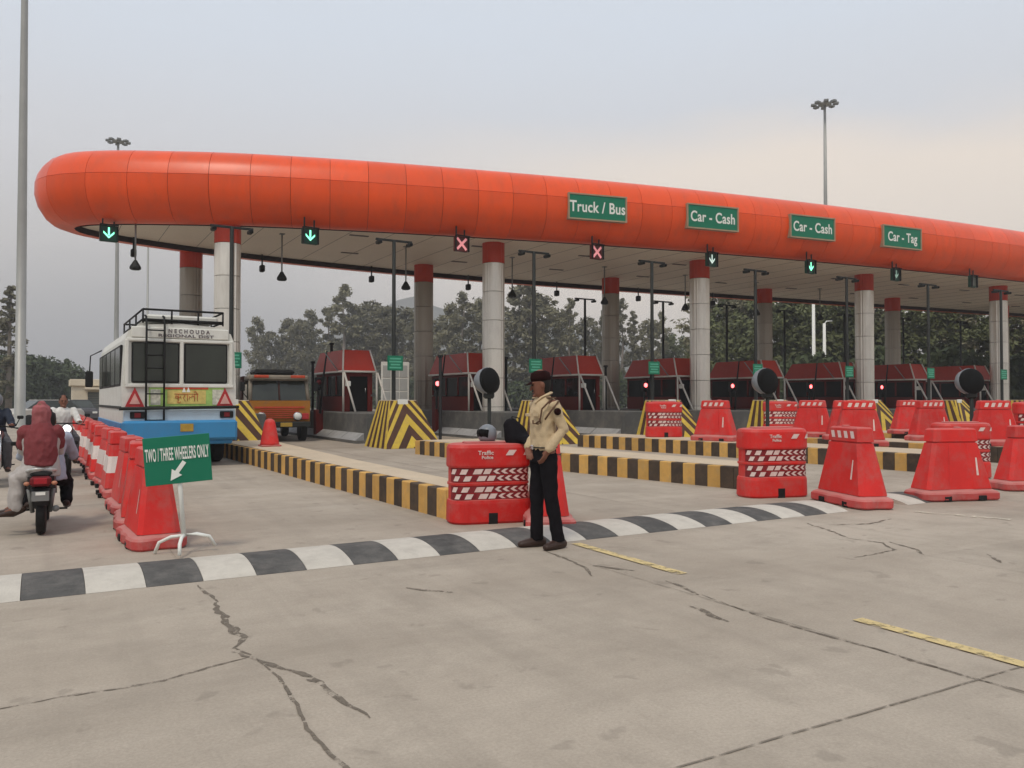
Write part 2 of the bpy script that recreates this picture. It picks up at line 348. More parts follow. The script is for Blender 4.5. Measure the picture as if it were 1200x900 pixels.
# ------------------------------------------------------------------ mesh helpers
class MB:
    def __init__(self): self.v, self.f, self.mi, self.sm = [], [], [], []
    def add(self, vs, fs, mi=0, smooth=False, T=None):
        o = len(self.v)
        for p in vs:
            p = Vector(p)
            self.v.append(tuple(T @ p) if T else tuple(p))
        for f in fs:
            self.f.append(tuple(i + o for i in f)); self.mi.append(mi); self.sm.append(smooth)
        return self
    def box(self, c, s, mi=0, b=0.0, T=None, rz=0.0):
        hx, hy, hz = s[0] / 2, s[1] / 2, s[2] / 2
        loc = Matrix.Translation(c) @ Matrix.Rotation(rz, 4, 'Z')
        if T: loc = T @ loc
        if b <= 0:
            vs = [(x * hx, y * hy, z * hz) for x in (-1, 1) for y in (-1, 1) for z in (-1, 1)]
            fs = [(0, 1, 3, 2), (4, 6, 7, 5), (0, 4, 5, 1), (2, 3, 7, 6), (0, 2, 6, 4), (1, 5, 7, 3)]
            return self.add(vs, fs, mi, False, loc)
        b = min(b, hx * 0.9, hy * 0.9, hz * 0.9)
        vs, ix = [], {}
        for sx in (-1, 1):
            for sy in (-1, 1):
                for sz in (-1, 1):
                    for k in range(3):
                        p = [sx * (hx - b), sy * (hy - b), sz * (hz - b)]
                        p[k] = (sx * hx, sy * hy, sz * hz)[k]
                        ix[(sx, sy, sz, k)] = len(vs); vs.append(tuple(p))
        fs = []
        cyc = ((-1, -1), (1, -1), (1, 1), (-1, 1))
        for k in range(3):
            a, d = (k + 1) % 3, (k + 2) % 3
            for s0 in (-1, 1):
                q = []
                for (u, w) in cyc:
                    t = [0, 0, 0]; t[k] = s0; t[a] = u; t[d] = w; q.append(ix[(*t, k)])
                fs.append(tuple(q if s0 > 0 else q[::-1]))
        for k in range(3):                         # edge chamfers
            a, d = (k + 1) % 3, (k + 2) % 3
            for u in (-1, 1):
                for w in (-1, 1):
                    t0 = [0, 0, 0]; t0[a] = u; t0[d] = w
                    t1 = list(t0); t0[k] = -1; t1[k] = 1
                    q = [ix[(*t0, a)], ix[(*t1, a)], ix[(*t1, d)], ix[(*t0, d)]]
                    fs.append(tuple(q if u * w < 0 else q[::-1]))
        for sx in (-1, 1):
            for sy in (-1, 1):
                for sz in (-1, 1):
                    q = [ix[(sx, sy, sz, k)] for k in range(3)]
                    fs.append(tuple(q if sx * sy * sz > 0 else q[::-1]))
        return self.add(vs, fs, mi, False, loc)
    def loft(self, rings, mi=0, smooth=True, caps=True, T=None, closed=True):
        n = len(rings[0]); vs = [p for r in rings for p in r]; fs = []
        for i in range(len(rings) - 1):
            for j in range(n if closed else n - 1):
                k = (j + 1) % n
                fs.append((i * n + j, i * n + k, (i + 1) * n + k, (i + 1) * n + j))
        if caps and closed:
            fs.append(tuple(range(n))[::-1]); fs.append(tuple((len(rings) - 1) * n + j for j in range(n)))
        return self.add(vs, fs, mi, smooth, T)
    def sweep(self, pts, rad, n=8, mi=0, ref=(1, 0, 0), round_ends=False, T=None, smooth=True):
        pts = [Vector(p) for p in pts]
        if isinstance(rad, (int, float)): rad = [rad] * len(pts)
        rad = [(r, r) if isinstance(r, (int, float)) else r for r in rad]
        if round_ends:
            d0 = (pts[0] - pts[1]).normalized(); d1 = (pts[-1] - pts[-2]).normalized()
            r0, r1 = min(rad[0]), min(rad[-1])
            h0 = [(pts[0] + d0 * r0 * x, (rad[0][0] * y, rad[0][1] * y)) for x, y in ((0.96, 0.25), (0.8, 0.6), (0.45, 0.88))]
            h1 = [(pts[-1] + d1 * r1 * x, (rad[-1][0] * y, rad[-1][1] * y)) for x, y in ((0.45, 0.88), (0.8, 0.6), (0.96, 0.25))]
            pts = [p for p, _ in h0] + pts + [p for p, _ in h1]
            rad = [r for _, r in h0] + rad + [r for _, r in h1]
        rings = []
        ref = Vector(ref)
        for i, p in enumerate(pts):
            t = (pts[min(i + 1, len(pts) - 1)] - pts[max(i - 1, 0)]).normalized()
            rf = ref if abs(ref.dot(t)) < 0.95 else Vector((0, 1, 0)) if abs(t.y) < 0.9 else Vector((0, 0, 1))
            s = (rf - t * rf.dot(t)).normalized(); u = t.cross(s)
            rings.append([tuple(p + s * rad[i][0] * math.cos(2 * math.pi * j / n) + u * rad[i][1] * math.sin(2 * math.pi * j / n)) for j in range(n)])
        return self.loft(rings, mi, smooth, True, T)
    def tube(self, a, b, r, r2=None, n=8, mi=0, T=None): return self.sweep([a, b], [r, r if r2 is None else r2], n, mi, T=T)
    def lathe(self, prof, n=16, c=(0, 0, 0), axis='Z', mi=0, smooth=True, T=None):
        rings = []
        for r, z in prof:
            ring = []
            for j in range(n):
                a = 2 * math.pi * j / n; x, y = r * math.cos(a), r * math.sin(a)
                p = (x, y, z) if axis == 'Z' else (z, x, y) if axis == 'X' else (y, z, x)
                ring.append((p[0] + c[0], p[1] + c[1], p[2] + c[2]))
            rings.append(ring)
        return self.loft(rings, mi, smooth, True, T)
    def sphere(self, c, r, mi=0, n=10, T=None):
        r = (r, r, r) if isinstance(r, (int, float)) else r
        rings = []
        for i in range(1, 8):
            a = math.pi * i / 8 - math.pi / 2
            rings.append([(c[0] + r[0] * math.cos(a) * math.cos(2 * math.pi * j / n), c[1] + r[1] * math.cos(a) * math.sin(2 * math.pi * j / n), c[2] + r[2] * math.sin(a)) for j in range(n)])
        return self.loft(rings, mi, True, True, T)
    def prism(self, poly, d0, d1, plane='XZ', mi=0, T=None):
        """poly in a plane, thickness from d0 to d1 along the third axis"""
        def P(u, w, d): return (u, d, w) if plane == 'XZ' else (u, w, d) if plane == 'XY' else (d, u, w)
        n = len(poly)
        vs = [P(u, w, d0) for u, w in poly] + [P(u, w, d1) for u, w in poly]
        area = sum(poly[i][0] * poly[(i + 1) % n][1] - poly[(i + 1) % n][0] * poly[i][1] for i in range(n))
        fs = [tuple(range(n)), tuple(range(n, 2 * n))[::-1]] + [(i, i + n, (i + 1) % n + n, (i + 1) % n) for i in range(n)]
        flip = (area > 0) == ((plane == 'XZ') == (d1 < d0)) 
        return self.add(vs, fs, mi, False, T)
    def mesh(self, name, mats, fix=True):
        me = bpy.data.meshes.new(name)
        me.from_pydata(self.v, [], self.f)
        for m in (mats if isinstance(mats, (list, tuple)) else [mats]): me.materials.append(M[m] if isinstance(m, str) else m)
        me.polygons.foreach_set('material_index', self.mi)
        me.polygons.foreach_set('use_smooth', self.sm)
        me.update()
        if fix and len(self.f) < 60000:
            import bmesh
            bm = bmesh.new(); bm.from_mesh(me); bmesh.ops.recalc_face_normals(bm, faces=bm.faces); bm.to_mesh(me); bm.free()
        return me
    def build(self, name, mats, parent=None, loc=None, rz=None, fix=True):
        return link(name, self.mesh(name, mats, fix), parent, loc, rz)

def link(name, data, parent=None, loc=None, rz=None):
    o = bpy.data.objects.new(name, data); COL.objects.link(o)
    if parent: o.parent = parent
    if loc is not None: o.location = loc
    if rz is not None: o.rotation_euler = (0, 0, rz)
    return o
def tag(o, label, cat, group=None):
    o['label'] = label; o['category'] = cat
    if group: o['group'] = group
    return o
def thing(name, label, cat, loc=(0, 0, 0), rz=0.0, group=None):
    return tag(link(name, None, None, loc, rz), label, cat, group)
def struct(o): o['kind'] = 'structure'; return o
def dup(root, loc, rz, label, group=None, scale=None):
    r = root.copy(); COL.objects.link(r); r.location = loc; r.rotation_euler = (0, 0, rz); r['label'] = label
    if group: r['group'] = group
    if scale: r.scale = scale if isinstance(scale, tuple) else (scale,) * 3
    for ch in list(root.children):
        c = ch.copy(); COL.objects.link(c); c.parent = r
        for g in list(ch.children):
            d = g.copy(); COL.objects.link(d); d.parent = c
    return r
def text_mb(s, size, align='CENTER', ext=0.004):
    c = bpy.data.curves.new('lettering', 'FONT'); c.body = s; c.size = size; c.align_x = align; c.align_y = 'CENTER'; c.extrude = ext
    c.space_character = 1.05; c.offset = size * 0.018
    o = bpy.data.objects.new('lettering', c); COL.objects.link(o)
    dg = bpy.context.evaluated_depsgraph_get(); dg.update()
    me = bpy.data.meshes.new_from_object(o.evaluated_get(dg)); me.name = 'lettering'
    bpy.data.objects.remove(o); bpy.data.curves.remove(c)
    return me
def lettering(s, size, m, parent, loc, rot=(R(90), 0, 0), align='CENTER', sx=1.0, name='lettering', ext=0.004):
    """upright text facing -Y by default"""
    me = text_mb(s, size, align, ext); me.materials.clear(); me.materials.append(M[m])
    o = link(name, me, parent, loc); o.rotation_euler = rot; o.scale = (sx, 1, 1)
    return o
from mathutils import noise as mnoise
def remesh(mb, name, mats, voxel, parent=None, smooth=2, loc=None, folds=0.0, fscale=11.0):
    o = mb.build(name, mats, None)
    md = o.modifiers.new('r', 'REMESH'); md.mode = 'VOXEL'; md.voxel_size = voxel; md.use_smooth_shade = True
    if smooth:
        s = o.modifiers.new('s', 'SMOOTH'); s.iterations = smooth; s.factor = 0.5
    dg = bpy.context.evaluated_depsgraph_get(); dg.update()
    me = bpy.data.meshes.new_from_object(o.evaluated_get(dg)); me.name = name
    bpy.data.objects.remove(o)
    if folds:                      # cloth creases: ridged noise pushed along the normals, tighter across than down
        new = []
        vn = [(v.co.copy(), v.normal.copy()) for v in me.vertices]
        for p, nv in vn:
            a = mnoise.noise(Vector((p.x * fscale, p.y * fscale, p.z * fscale * 0.55)))
            b = mnoise.noise(Vector((p.x * fscale * 2 + 9, p.y * fscale * 2, p.z * fscale * 1.6)))
            new += list(p + nv * folds * (1 - 3.0 * abs(a) + 0.5 * b))
        me.vertices.foreach_set('co', new)
        me.update()
    if not me.materials: me.materials.append(M[mats] if isinstance(mats, str) else M[mats[0]])
    return link(name, me, parent, loc)

# ================================================================== GROUND
def sheet(name, x0, y0, x1, y1, z, m):
    return struct(MB().add([(x0, y0, z), (x1, y0, z), (x1, y1, z), (x0, y1, z)], [(0, 1, 2, 3)]).build(name, m))
sheet('ground', -900, -300, 1100, 1300, -0.012, 'earth')
sheet('concrete_apron', -14, -12, 120, 62, 0.0, 'slab')

def ribbon(mb, pts, w, z, seed, rag=0.5, step=0.06):
    rr = random.Random(seed)
    P = [Vector((x, y, 0)) for x, y in pts]
    line = []
    for a, b in zip(P[:-1], P[1:]):
        k = max(2, int((b - a).length / step))
        for i in range(k): line.append(a.lerp(b, i / k))
    line.append(P[-1])
    vs, fs = [], []
    drift = 0
    for i, p in enumerate(line):
        t = (line[min(i + 1, len(line) - 1)] - line[max(i - 1, 0)]).normalized()
        nrm = Vector((-t.y, t.x, 0))
        drift = drift * 0.8 + rr.uniform(-1, 1) * w * rag * 0.7
        end = min(1, 4 * i / len(line), 4 * (len(line) - 1 - i) / len(line)) if rag > 0.2 else 1
        a, b = w * 0.5 * rr.uniform(1 - rag, 1 + rag) * (0.3 + 0.7 * end), w * 0.5 * rr.uniform(1 - rag, 1 + rag) * (0.3 + 0.7 * end)
        c = p + nrm * drift
        vs += [(*(c + nrm * a).xy, z), (*(c - nrm * b).xy, z)]
        if i: fs.append((2 * i - 2, 2 * i - 1, 2 * i + 1, 2 * i))
    mb.add(vs, fs)
cr_ = MB()
for i, (w, pts) in enumerate([
    (0.035, [(1.09, 6.9), (1.09, 6.72), (1.12, 6.5), (1.13, 6.24)]), (0.08, [(1.13, 6.24), (1.08, 5.8), (1.11, 5.25), (1.01, 5.04)]),
    (0.03, [(1.01, 5.04), (1.08, 4.81)]), (0.02, [(-1.6, 4.6), (-0.18, 4.62), (0.19, 4.67)]), (0.035, [(0.1, 4.66), (0.55, 4.64), (0.82, 4.74), (1.08, 4.81)]),
    (0.055, [(0.98, 4.98), (1.2, 4.46), (1.31, 3.94), (1.36, 3.62)]), (0.028, [(1.08, 4.81), (1.11, 4.27), (1.06, 3.65), (1.08, 3.2), (1.09, 2.6)]),
    (0.05, [(4.32, 6.75), (4.28, 6.23), (4.2, 5.9), (4.03, 5.53)]),
    (0.06, [(4.46, 5.1), (4.38, 4.6)]), (0.035, [(4.38, 4.6), (4.35, 4.49), (4.28, 3.85), (4.3, 3.45), (4.32, 2.98), (4.31, 2.63), (4.39, 2.0)]),
    (0.06, [(8.0, 6.6), (7.7, 6.0), (7.51, 5.69)]), (0.04, [(7.51, 5.69), (7.6, 5.3), (7.34, 5.0), (6.65, 4.94)]), (0.05, [(7.7, 5.3), (7.56, 4.91), (7.36, 4.67)]),
    (0.07, [(4.3, 5.9), (4.5, 5.55)]), (0.07, [(4.07, 4.42), (4.0, 3.95)]), (0.06, [(2.5, 5.95), (2.62, 5.75), (2.75, 5.62)]),
    (0.05, [(9.2, 6.3), (8.6, 6.2), (8.1, 6.35)]), (0.05, [(7.9, 4.4), (7.6, 4.1)])]):
    ribbon(cr_, pts, w * 0.72, 0.002 + 0.0002 * i, i, 0.5)
struct(cr_.build('pavement_crack', 'crack', fix=False))
jt = MB()
for i, (a, b, w) in enumerate([((-1, 2.55), (9, 2.40), 0.012), ((1.09, 2.5), (1.09, -2), 0.012), ((4.3, 6.8), (4.36, -1), 0.008), ((7.3, 4.6), (7.45, 0), 0.006),
        ((-6, 12.9), (4.2, 12.8), 0.02), ((5.1, 15.2), (8.9, 15.1), 0.02), ((-6, 17.6), (4.1, 17.5), 0.02), ((1.1, 8.2), (1.5, 30), 0.012), ((7.3, 8.2), (7.2, 28), 0.02)]):
    ribbon(jt, [a, b], w, 0.006 + 0.0002 * i, 50 + i, 0.25, 0.15)
struct(jt.build('slab_joint', 'joint', fix=False))
def paint(name, x0, y0, x1, y1, w, m, z):
    mb = MB(); ribbon(mb, [(x0, y0), (x1, y1)], w, z, int(x0 * 100), 0.025, 0.1)
    return struct(mb.build(name, m, fix=False))
paint('lane_line', 4.79, 6.88, 4.75, 5.22, 0.11, 'lane_yellow', 0.0085)
paint('lane_line', 4.80, 3.55, 4.77, 1.0, 0.105, 'lane_yellow', 0.0085)
paint('lane_line', 10.05, 6.55, 10.4, 5.5, 0.12, 'lane_white', 0.0085)
paint('lane_line', -1.3, 9.0, -1.25, 30, 0.10, 'lane_white', 0.0085)

# speed hump across the mouth of the lanes: painted segments, each its own piece
HY0, HY1, HH = 7.02, 8.02, 0.085
def hump_piece(x0, x1, m, parent, name='painted_segment'):
    prof = [(HY0 + (HY1 - HY0) * i / 12, HH * math.sin(math.pi * i / 12) ** 0.75 if 0 < i < 12 else 0.0) for i in range(13)]
    prof[0] = (HY0, 0.003); prof[-1] = (HY1, 0.003)
    g = 0.002
    mb = MB().loft([[(x0 + g, y, z) for y, z in prof] + [(x0 + g, HY1, 0.001), (x0 + g, HY0, 0.001)], [(x1 - g, y, z) for y, z in prof] + [(x1 - g, HY1, 0.001), (x1 - g, HY0, 0.001)]], 0, False)
    mb.build(name, m, parent)
hump = thing('speed_hump', 'long black and white striped speed hump running in front of the barriers', 'speed hump', (0, 0, 0))
k0 = -7
for k in range(k0, 21):
    hump_piece(0.30 + 0.43 * k, 0.30 + 0.43 * (k + 1), 'hump_white' if k % 2 == 0 else 'hump_black', hump)
hump2 = thing('speed_hump', 'short piece of black and white speed hump between the two big right hand barriers', 'speed hump', (0, 0, 0))
for k in range(24, 28):
    hump_piece(0.30 + 0.43 * k, 0.30 + 0.43 * (k + 1), 'hump_white' if k % 2 == 0 else 'hump_black', hump2)

# ================================================================== LANE ISLANDS (kerbed, striped)
KX = [5.05 + 5.067 * k for k in range(9)]
KY = [26.2 - 0.577 * k for k in range(9)]
ISL = [  # near-left, mid-left, far-left / near-right, mid-right, far-right
    ([(4.37, 9.1), (4.22, 14.5), (4.05, 22.6)], [(4.98, 9.1), (5.05, 14.5), (5.45, 22.6)]),
    ([(10.0, 9.75), (9.35, 14.2), (8.85, 20.4)], [(11.05, 9.85), (10.75, 15.2), (10.95, 20.4)]),
    ([(15.6, 10.05), (15.35, 14.9), (14.7, 21.0)], [(17.3, 10.1), (16.9, 14.9), (16.3, 21.0)]),
]
for k in range(3, 9):
    x = KX[k]
    ISL.append(([(x - 0.75, 10.6), (x - 0.85, 15), (x - 0.95, KY[k] - 4.4)], [(x + 0.9, 10.6), (x + 0.95, 15), (x + 0.95, KY[k] - 4.4)]))
IH = 0.37
def along(pts, t):
    L = [math.dist(a, b) for a, b in zip(pts[:-1], pts[1:])]
    d = t * sum(L)
    for (a, b), l in zip(zip(pts[:-1], pts[1:]), L):
        if d <= l + 1e-6: return (a[0] + (b[0] - a[0]) * d / l, a[1] + (b[1] - a[1]) * d / l)
        d -= l
    return pts[-1]
def kerb_block(p, q, n_in, parent, m, depth=0.13):
    nx, ny = n_in; g = 0.004
    dx, dy = q[0] - p[0], q[1] - p[1]; l = math.hypot(dx, dy); dx, dy = dx / l * g, dy / l * g
    p = (p[0] + dx, p[1] + dy); q = (q[0] - dx, q[1] - dy); b = 0.012
    rings = []
    for (x, y) in (p, q):
        rings.append([(x, y, 0.0), (x, y, IH - b), (x + nx * b, y + ny * b, IH), (x + nx * depth, y + ny * depth, IH), (x + nx * depth, y + ny * depth, 0.0)])
    MB().loft(rings, 0, False).build('kerb_block', m, parent)
for k, (Lp, Rp) in enumerate(ISL):
    isl = struct(link('lane_island', None))
    step = 0.265 if k < 3 else 0.55
    L = sum(math.dist(a, b) for a, b in zip(Lp[:-1], Lp[1:])); n = int(L / step)
    for i in range(n):
        kerb_block(along(Lp, i / n), along(Lp, (i + 1) / n), (1, 0), isl, 'kerb_black' if (i % 2 == (1 if k == 0 else 0)) else 'kerb_yellow')
    w = Rp[0][0] - Lp[0][0]; n2 = max(2, round(w / 0.265))
    for i in range(n2):
        a = (Lp[0][0] + w * i / n2, Lp[0][1] - 0.001); b = (Lp[0][0] + w * (i + 1) / n2, Rp[0][1] - 0.001)
        kerb_block((a[0], a[1] - 0.135), (b[0], a[1] - 0.135), (0, 1), isl, 'kerb_yellow' if i % 2 == (0 if k == 0 else 1) else 'kerb_black', 0.132)
    # core slab: top a little proud-free of the kerb tops, right face plain painted
    Lc = [(x + 0.132, y) for x, y in Lp]
    mb = MB()
    rings = [[(a[0], a[1], 0), (a[0], a[1], IH + 0.006), (b[0], a[1], IH + 0.006), (b[0], a[1], 0)] for a, b in zip(Lc, Rp)]
    mb.loft(rings, 0, False)
    mb.build('paved_top', 'kerb_top', isl)

# ================================================================== CANOPY
LIP = [(75, 22.4), (64, 21.9), (54, 21.75), (43.2, 22.1), (32.2, 23.1), (26.5, 23.85), (22.2, 24.55), (18, 25.4), (14.2, 26.3), (10, 27.4), (5.9, 28.75), (3.8, 29.7),
       (1.7, 30.85), (0.70, 31.8), (0.40, 32.85), (0.85, 33.85), (2.1, 34.7), (4.5, 35.6), (7.5, 36.3), (13, 36.9), (20, 37.0), (33.5, 35.85), (46, 34.4), (60, 32.8), (75, 31.2)]
def catmull(P, per):
    out = []
    for i in range(len(P) - 1):
        p0 = Vector(P[max(i - 1, 0)]); p1 = Vector(P[i]); p2 = Vector(P[i + 1]); p3 = Vector(P[min(i + 2, len(P) - 1)])
        d1 = max((p1 - p0).length, 1e-6) ** .5; d2 = (p2 - p1).length ** .5; d3 = max((p3 - p2).length, 1e-6) ** .5
        if (p1 - p0).length < 1e-6: m1 = p2 - p1
        else: m1 = d2 * ((p1 - p0) / d1 - (p2 - p0) / (d1 + d2) + (p2 - p1) / d2) if d1 else p2 - p1
        if (p3 - p2).length < 1e-6: m2 = p2 - p1
        else: m2 = d2 * ((p2 - p1) / d2 - (p3 - p1) / (d2 + d3) + (p3 - p2) / d3)
        for j in range(per):
            t = j / per
            out.append(p1 * (2 * t**3 - 3 * t**2 + 1) + m1 * d2 * 0 + m1 * (t**3 - 2 * t**2 + t) + p2 * (-2 * t**3 + 3 * t**2) + m2 * (t**3 - t**2))
    out.append(Vector(P[-1]))
    return out
dense = catmull([Vector((x, y)) for x, y in LIP], 40)
arc = [0.0]
for a, b in zip(dense[:-1], dense[1:]): arc.append(arc[-1] + (b - a).length)
def on_lip(s):
    s = max(0, min(arc[-1], s))
    lo, hi = 0, len(arc) - 1
    while hi - lo > 1:
        mid = (lo + hi) // 2
        if arc[mid] <= s: lo = mid
        else: hi = mid
    t = (s - arc[lo]) / max(arc[hi] - arc[lo], 1e-9)
    p = dense[lo].lerp(dense[hi], t)
    i0, i1 = max(lo - 6, 0), min(hi + 6, len(dense) - 1)
    tg = (dense[i1] - dense[i0]).normalized()
    return p, Vector((-tg.y, tg.x)) * 1.0      # normal (sign fixed below)
NS = 1.0
p_, n_ = on_lip(10)
if n_.y > 0: NS = -1.0
def lip_at(s):
    p, n = on_lip(s); return p, n * NS
s_nose = min(range(len(dense)), key=lambda i: dense[i].x); s_nose = arc[s_nose]
AO, AZ, ZC = 1.02, 1.26, 8.87            # half depth, half height, centre height of the rounded fascia
def tube_pt(s, ang, off=0.0):
    p, n = lip_at(s)
    c = p - n * 0.28
    o = (AO + off) * math.cos(ang); z = ZC + (AZ + off) * math.sin(ang)
    q = c + n * o
    return (q.x, q.y, z)
canopy = thing('toll_canopy', 'long orange canopy with a rounded nose standing over all the toll lanes', 'toll canopy', (30, 30, 0))
inv = Matrix.Translation((-30, -30, 0))
def panel(s0, s1, a0, a1, m='orange', name='fascia_panel', nu=3, nv=6, g=0.007):
    ga = g / AZ
    s0 += g; s1 -= g; a0 += ga; a1 -= ga
    vs = [tube_pt(s0 + (s1 - s0) * i / nu, a0 + (a1 - a0) * j / nv) for i in range(nu + 1) for j in range(nv + 1)]
    n = len(vs)
    vs += [tube_pt(s0 + (s1 - s0) * i / nu, a0 + (a1 - a0) * j / nv, -0.03) for i in range(nu + 1) for j in range(nv + 1)]
    W = nv + 1
    fs = [(i * W + j, (i + 1) * W + j, (i + 1) * W + j + 1, i * W + j + 1) for i in range(nu) for j in range(nv)]
    mb = MB().add(vs[:n], fs, 0, True)
    rim = [j for j in range(W)] + [i * W + nv for i in range(1, nu + 1)] + [nu * W + j for j in range(nv - 1, -1, -1)] + [i * W for i in range(nu - 1, 0, -1)]
    rv = [vs[i] for i in rim] + [vs[i + n] for i in rim]; k = len(rim)
    mb.add(rv, [(i, (i + 1) % k, (i + 1) % k + k, i + k) for i in range(k)], 0, False)
    mb.v = [tuple(inv @ Vector(p)) for p in mb.v]
    mb.build(name, m, canopy)
A_LO, A_MID, A_HI = R(-104), R(11), R(100)
s = 0.0
PW = 1.31
while s < s_nose + 5.2:
    for a0, a1 in ((A_LO, A_MID), (A_MID, A_HI)):
        panel(s, s + PW, a0, a1)
    s += PW
s_end = arc[-1] - 0.02
while s < s_end - 1:
    e = min(s + 2.62, s_end)
    for a0, a1 in ((A_LO, A_MID), (A_MID, A_HI)): panel(s, e, a0, a1)
    s = e
# dark carrier behind the panel joints
N = 260
mb = MB()
rings = [[tuple(inv @ Vector(tube_pt(arc[-1] * i / N, A_LO + (A_HI - A_LO) * j / 14, -0.028))) for j in range(15)] for i in range(N + 1)]
mb.loft(rings, 0, True, False, closed=False)
mb.build('fascia_frame', 'fascia_frame', canopy)
ring = []
for i in range(N):
    p, n = lip_at(arc[-1] * i / N); q = p - n * 0.62
    ring.append(q)
def poly_sheet(name, m, z0, z1, ring, off=0.0):
    n = len(ring); half = n // 2
    vs = [(q.x, q.y, z0) for q in ring] + [(q.x, q.y, z1) for q in ring]
    mb = MB().add(vs, [tuple(range(n)), tuple(range(n, 2 * n))[::-1]] + [(i, (i + 1) % n, (i + 1) % n + n, i + n) for i in range(n)], 0, False)
    mb.v = [tuple(inv @ Vector(p)) for p in mb.v]
    return mb.build(name, m, canopy)
tv = [(*(lambda pn: (pn[0] - pn[1] * 0.545).to_tuple())(lip_at(arc[-1] * i / N)), z) for i in range(N + 1) for z in (7.615, 7.84)]
mb = MB().add([tuple(inv @ Vector(p)) for p in tv], [(2 * i, 2 * i + 1, 2 * i + 3, 2 * i + 2) for i in range(N)])
mb.build('soffit_trim', 'dark_frame', canopy, fix=False)
sof = poly_sheet('soffit', 'soffit', 7.82, 7.95, ring)
poly_sheet('roof_deck', 'roof', 9.9, 10.08, ring)
gm = MB()
for i in range(46):
    x = 3.0 + i * 1.5
    gm.box((x, 31.4 - 0.05 * x, 7.817), (0.018, 60, 0.006))
# keep the sheet joints inside the soffit outline
gm = MB()
def y_span(x):
    ys = sorted([q.y for a, q in zip(ring, ring[1:] + ring[:1]) if (a.x - x) * (q.x - x) <= 0])
    return (ys[0] + 0.1, ys[-1] - 0.1) if len(ys) >= 2 else None
for i in range(47):
    x = 2.4 + i * 1.52
    sp = y_span(x)
    if sp and sp[1] - sp[0] > 0.3: gm.box((x, (sp[0] + sp[1]) / 2, 7.817), (0.014, sp[1] - sp[0], 0.008))
gm.v = [tuple(inv @ Vector(p)) for p in gm.v]
gm.build('soffit_joint', 'soffit_groove', canopy)
vent = MB().box((0, 0, 0), (0.75, 0.16, 0.03), b=0.01).mesh('vent_slot', 'soffit_groove')
for i in range(12):
    for dy in (-1.2, 2.6):
        x = 5.4 + 5.067 * i + (0.9 if dy > 0 else 0); sp = y_span(x)
        y = 31.6 - 0.08 * x + dy
        if sp and sp[0] + 0.5 < y < sp[1] - 0.5:
            link('vent_slot', vent, canopy, (x - 30, y - 30, 7.808), R(-5))

# ---- columns: stacked cladding drums with grooves, red collar on top
def drum_mesh(h, name, m, r=0.45):
    prof = []
    n = 48
    mb = MB(); rings = []
    for z, rr in ((0.006, r - 0.02), (0.012, r), (h - 0.012, r), (h - 0.006, r - 0.02)):
        ring = []
        for j in range(n):
            gq = 0.022 if j % 12 == 3 else 0.008 if j % 4 == 1 else 0.0
            a = 2 * math.pi * j / n
            ring.append(((rr - gq) * math.cos(a), (rr - gq) * math.sin(a), z))
        rings.append(ring)
    mb.loft(rings, 0, False)
    return mb.mesh(name, m)
drum = drum_mesh(1.16, 'cladding_drum', 'clad')
drum_shaded = drum_mesh(1.16, 'cladding_drum', 'clad_shaded')
collar = drum_mesh(0.84, 'red_collar', 'col_red', 0.452)
core = MB().lathe([(0.40, 0), (0.40, 7.85)], 24).mesh('core_shaft', 'dark_frame')
def column(x, y, drum=drum):
    c = link('column', core, canopy, (x - 30, y - 30, 0))
    for i in range(6):
        link('cladding_drum', drum, c, (0, 0, 0.04 + 1.16 * i))
    link('red_collar', collar, c, (0, 0, 7.0))
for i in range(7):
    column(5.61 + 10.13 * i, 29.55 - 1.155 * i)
    column(5.34 + 10.13 * i, 35.85 - 1.155 * i, drum_shaded)  # rear row wears the cladding darkened for shade

# ================================================================== SIGNS ON THE CANOPY
def s_at_x(x):
    for i in range(len(dense) - 1):
        if arc[i] < s_nose and (dense[i].x - x) * (dense[i + 1].x - x) <= 0: return arc[i]
for x, txt, lab, sz in ((18.3, 'Truck / Bus', 'green canopy board reading Truck / Bus in white letters', 0.60), (23.2, 'Car - Cash', 'green Car - Cash board next to the Truck / Bus board', 0.60),
                    (28.1, 'Car - Cash', 'green Car - Cash board next to the Car - Tag board', 0.60), (33.3, 'Car - Tag', 'green canopy board reading Car - Tag in white letters', 0.60)):
    s0 = s_at_x(x); p, n = lip_at(s0)
    c = p + n * (AO - 0.28 + 0.03)
    rz = math.atan2(n.x, -n.y)
    t = thing('lane_board', lab, 'lane sign', (c.x, c.y, 8.78), rz, 'lane name boards on the canopy'); t.scale = (0.90, 1, 0.97)
    MB().box((0, 0.16, 0), (2.66, 0.40, 1.02), b=0.01).build('back_box', 'sign_trim', t)
    MB().box((0, -0.045, 0.0), (2.54, 0.012, 0.90)).build('face_panel', 'green_sign', t)
    fr = MB()
    for zz in (-0.5, 0.5): fr.box((0, -0.05, zz * 0.97), (2.70, 0.05, 0.055))
    for xx in (-1.32, 1.32): fr.box((xx, -0.05, 0), (0.055, 0.046, 0.93))
    fr.build('frame', 'sign_trim', t)
    lettering(txt, sz, 'sign_white', t, (0, -0.053, -0.02), sx=0.86 if 'Truck' in txt else 0.84)

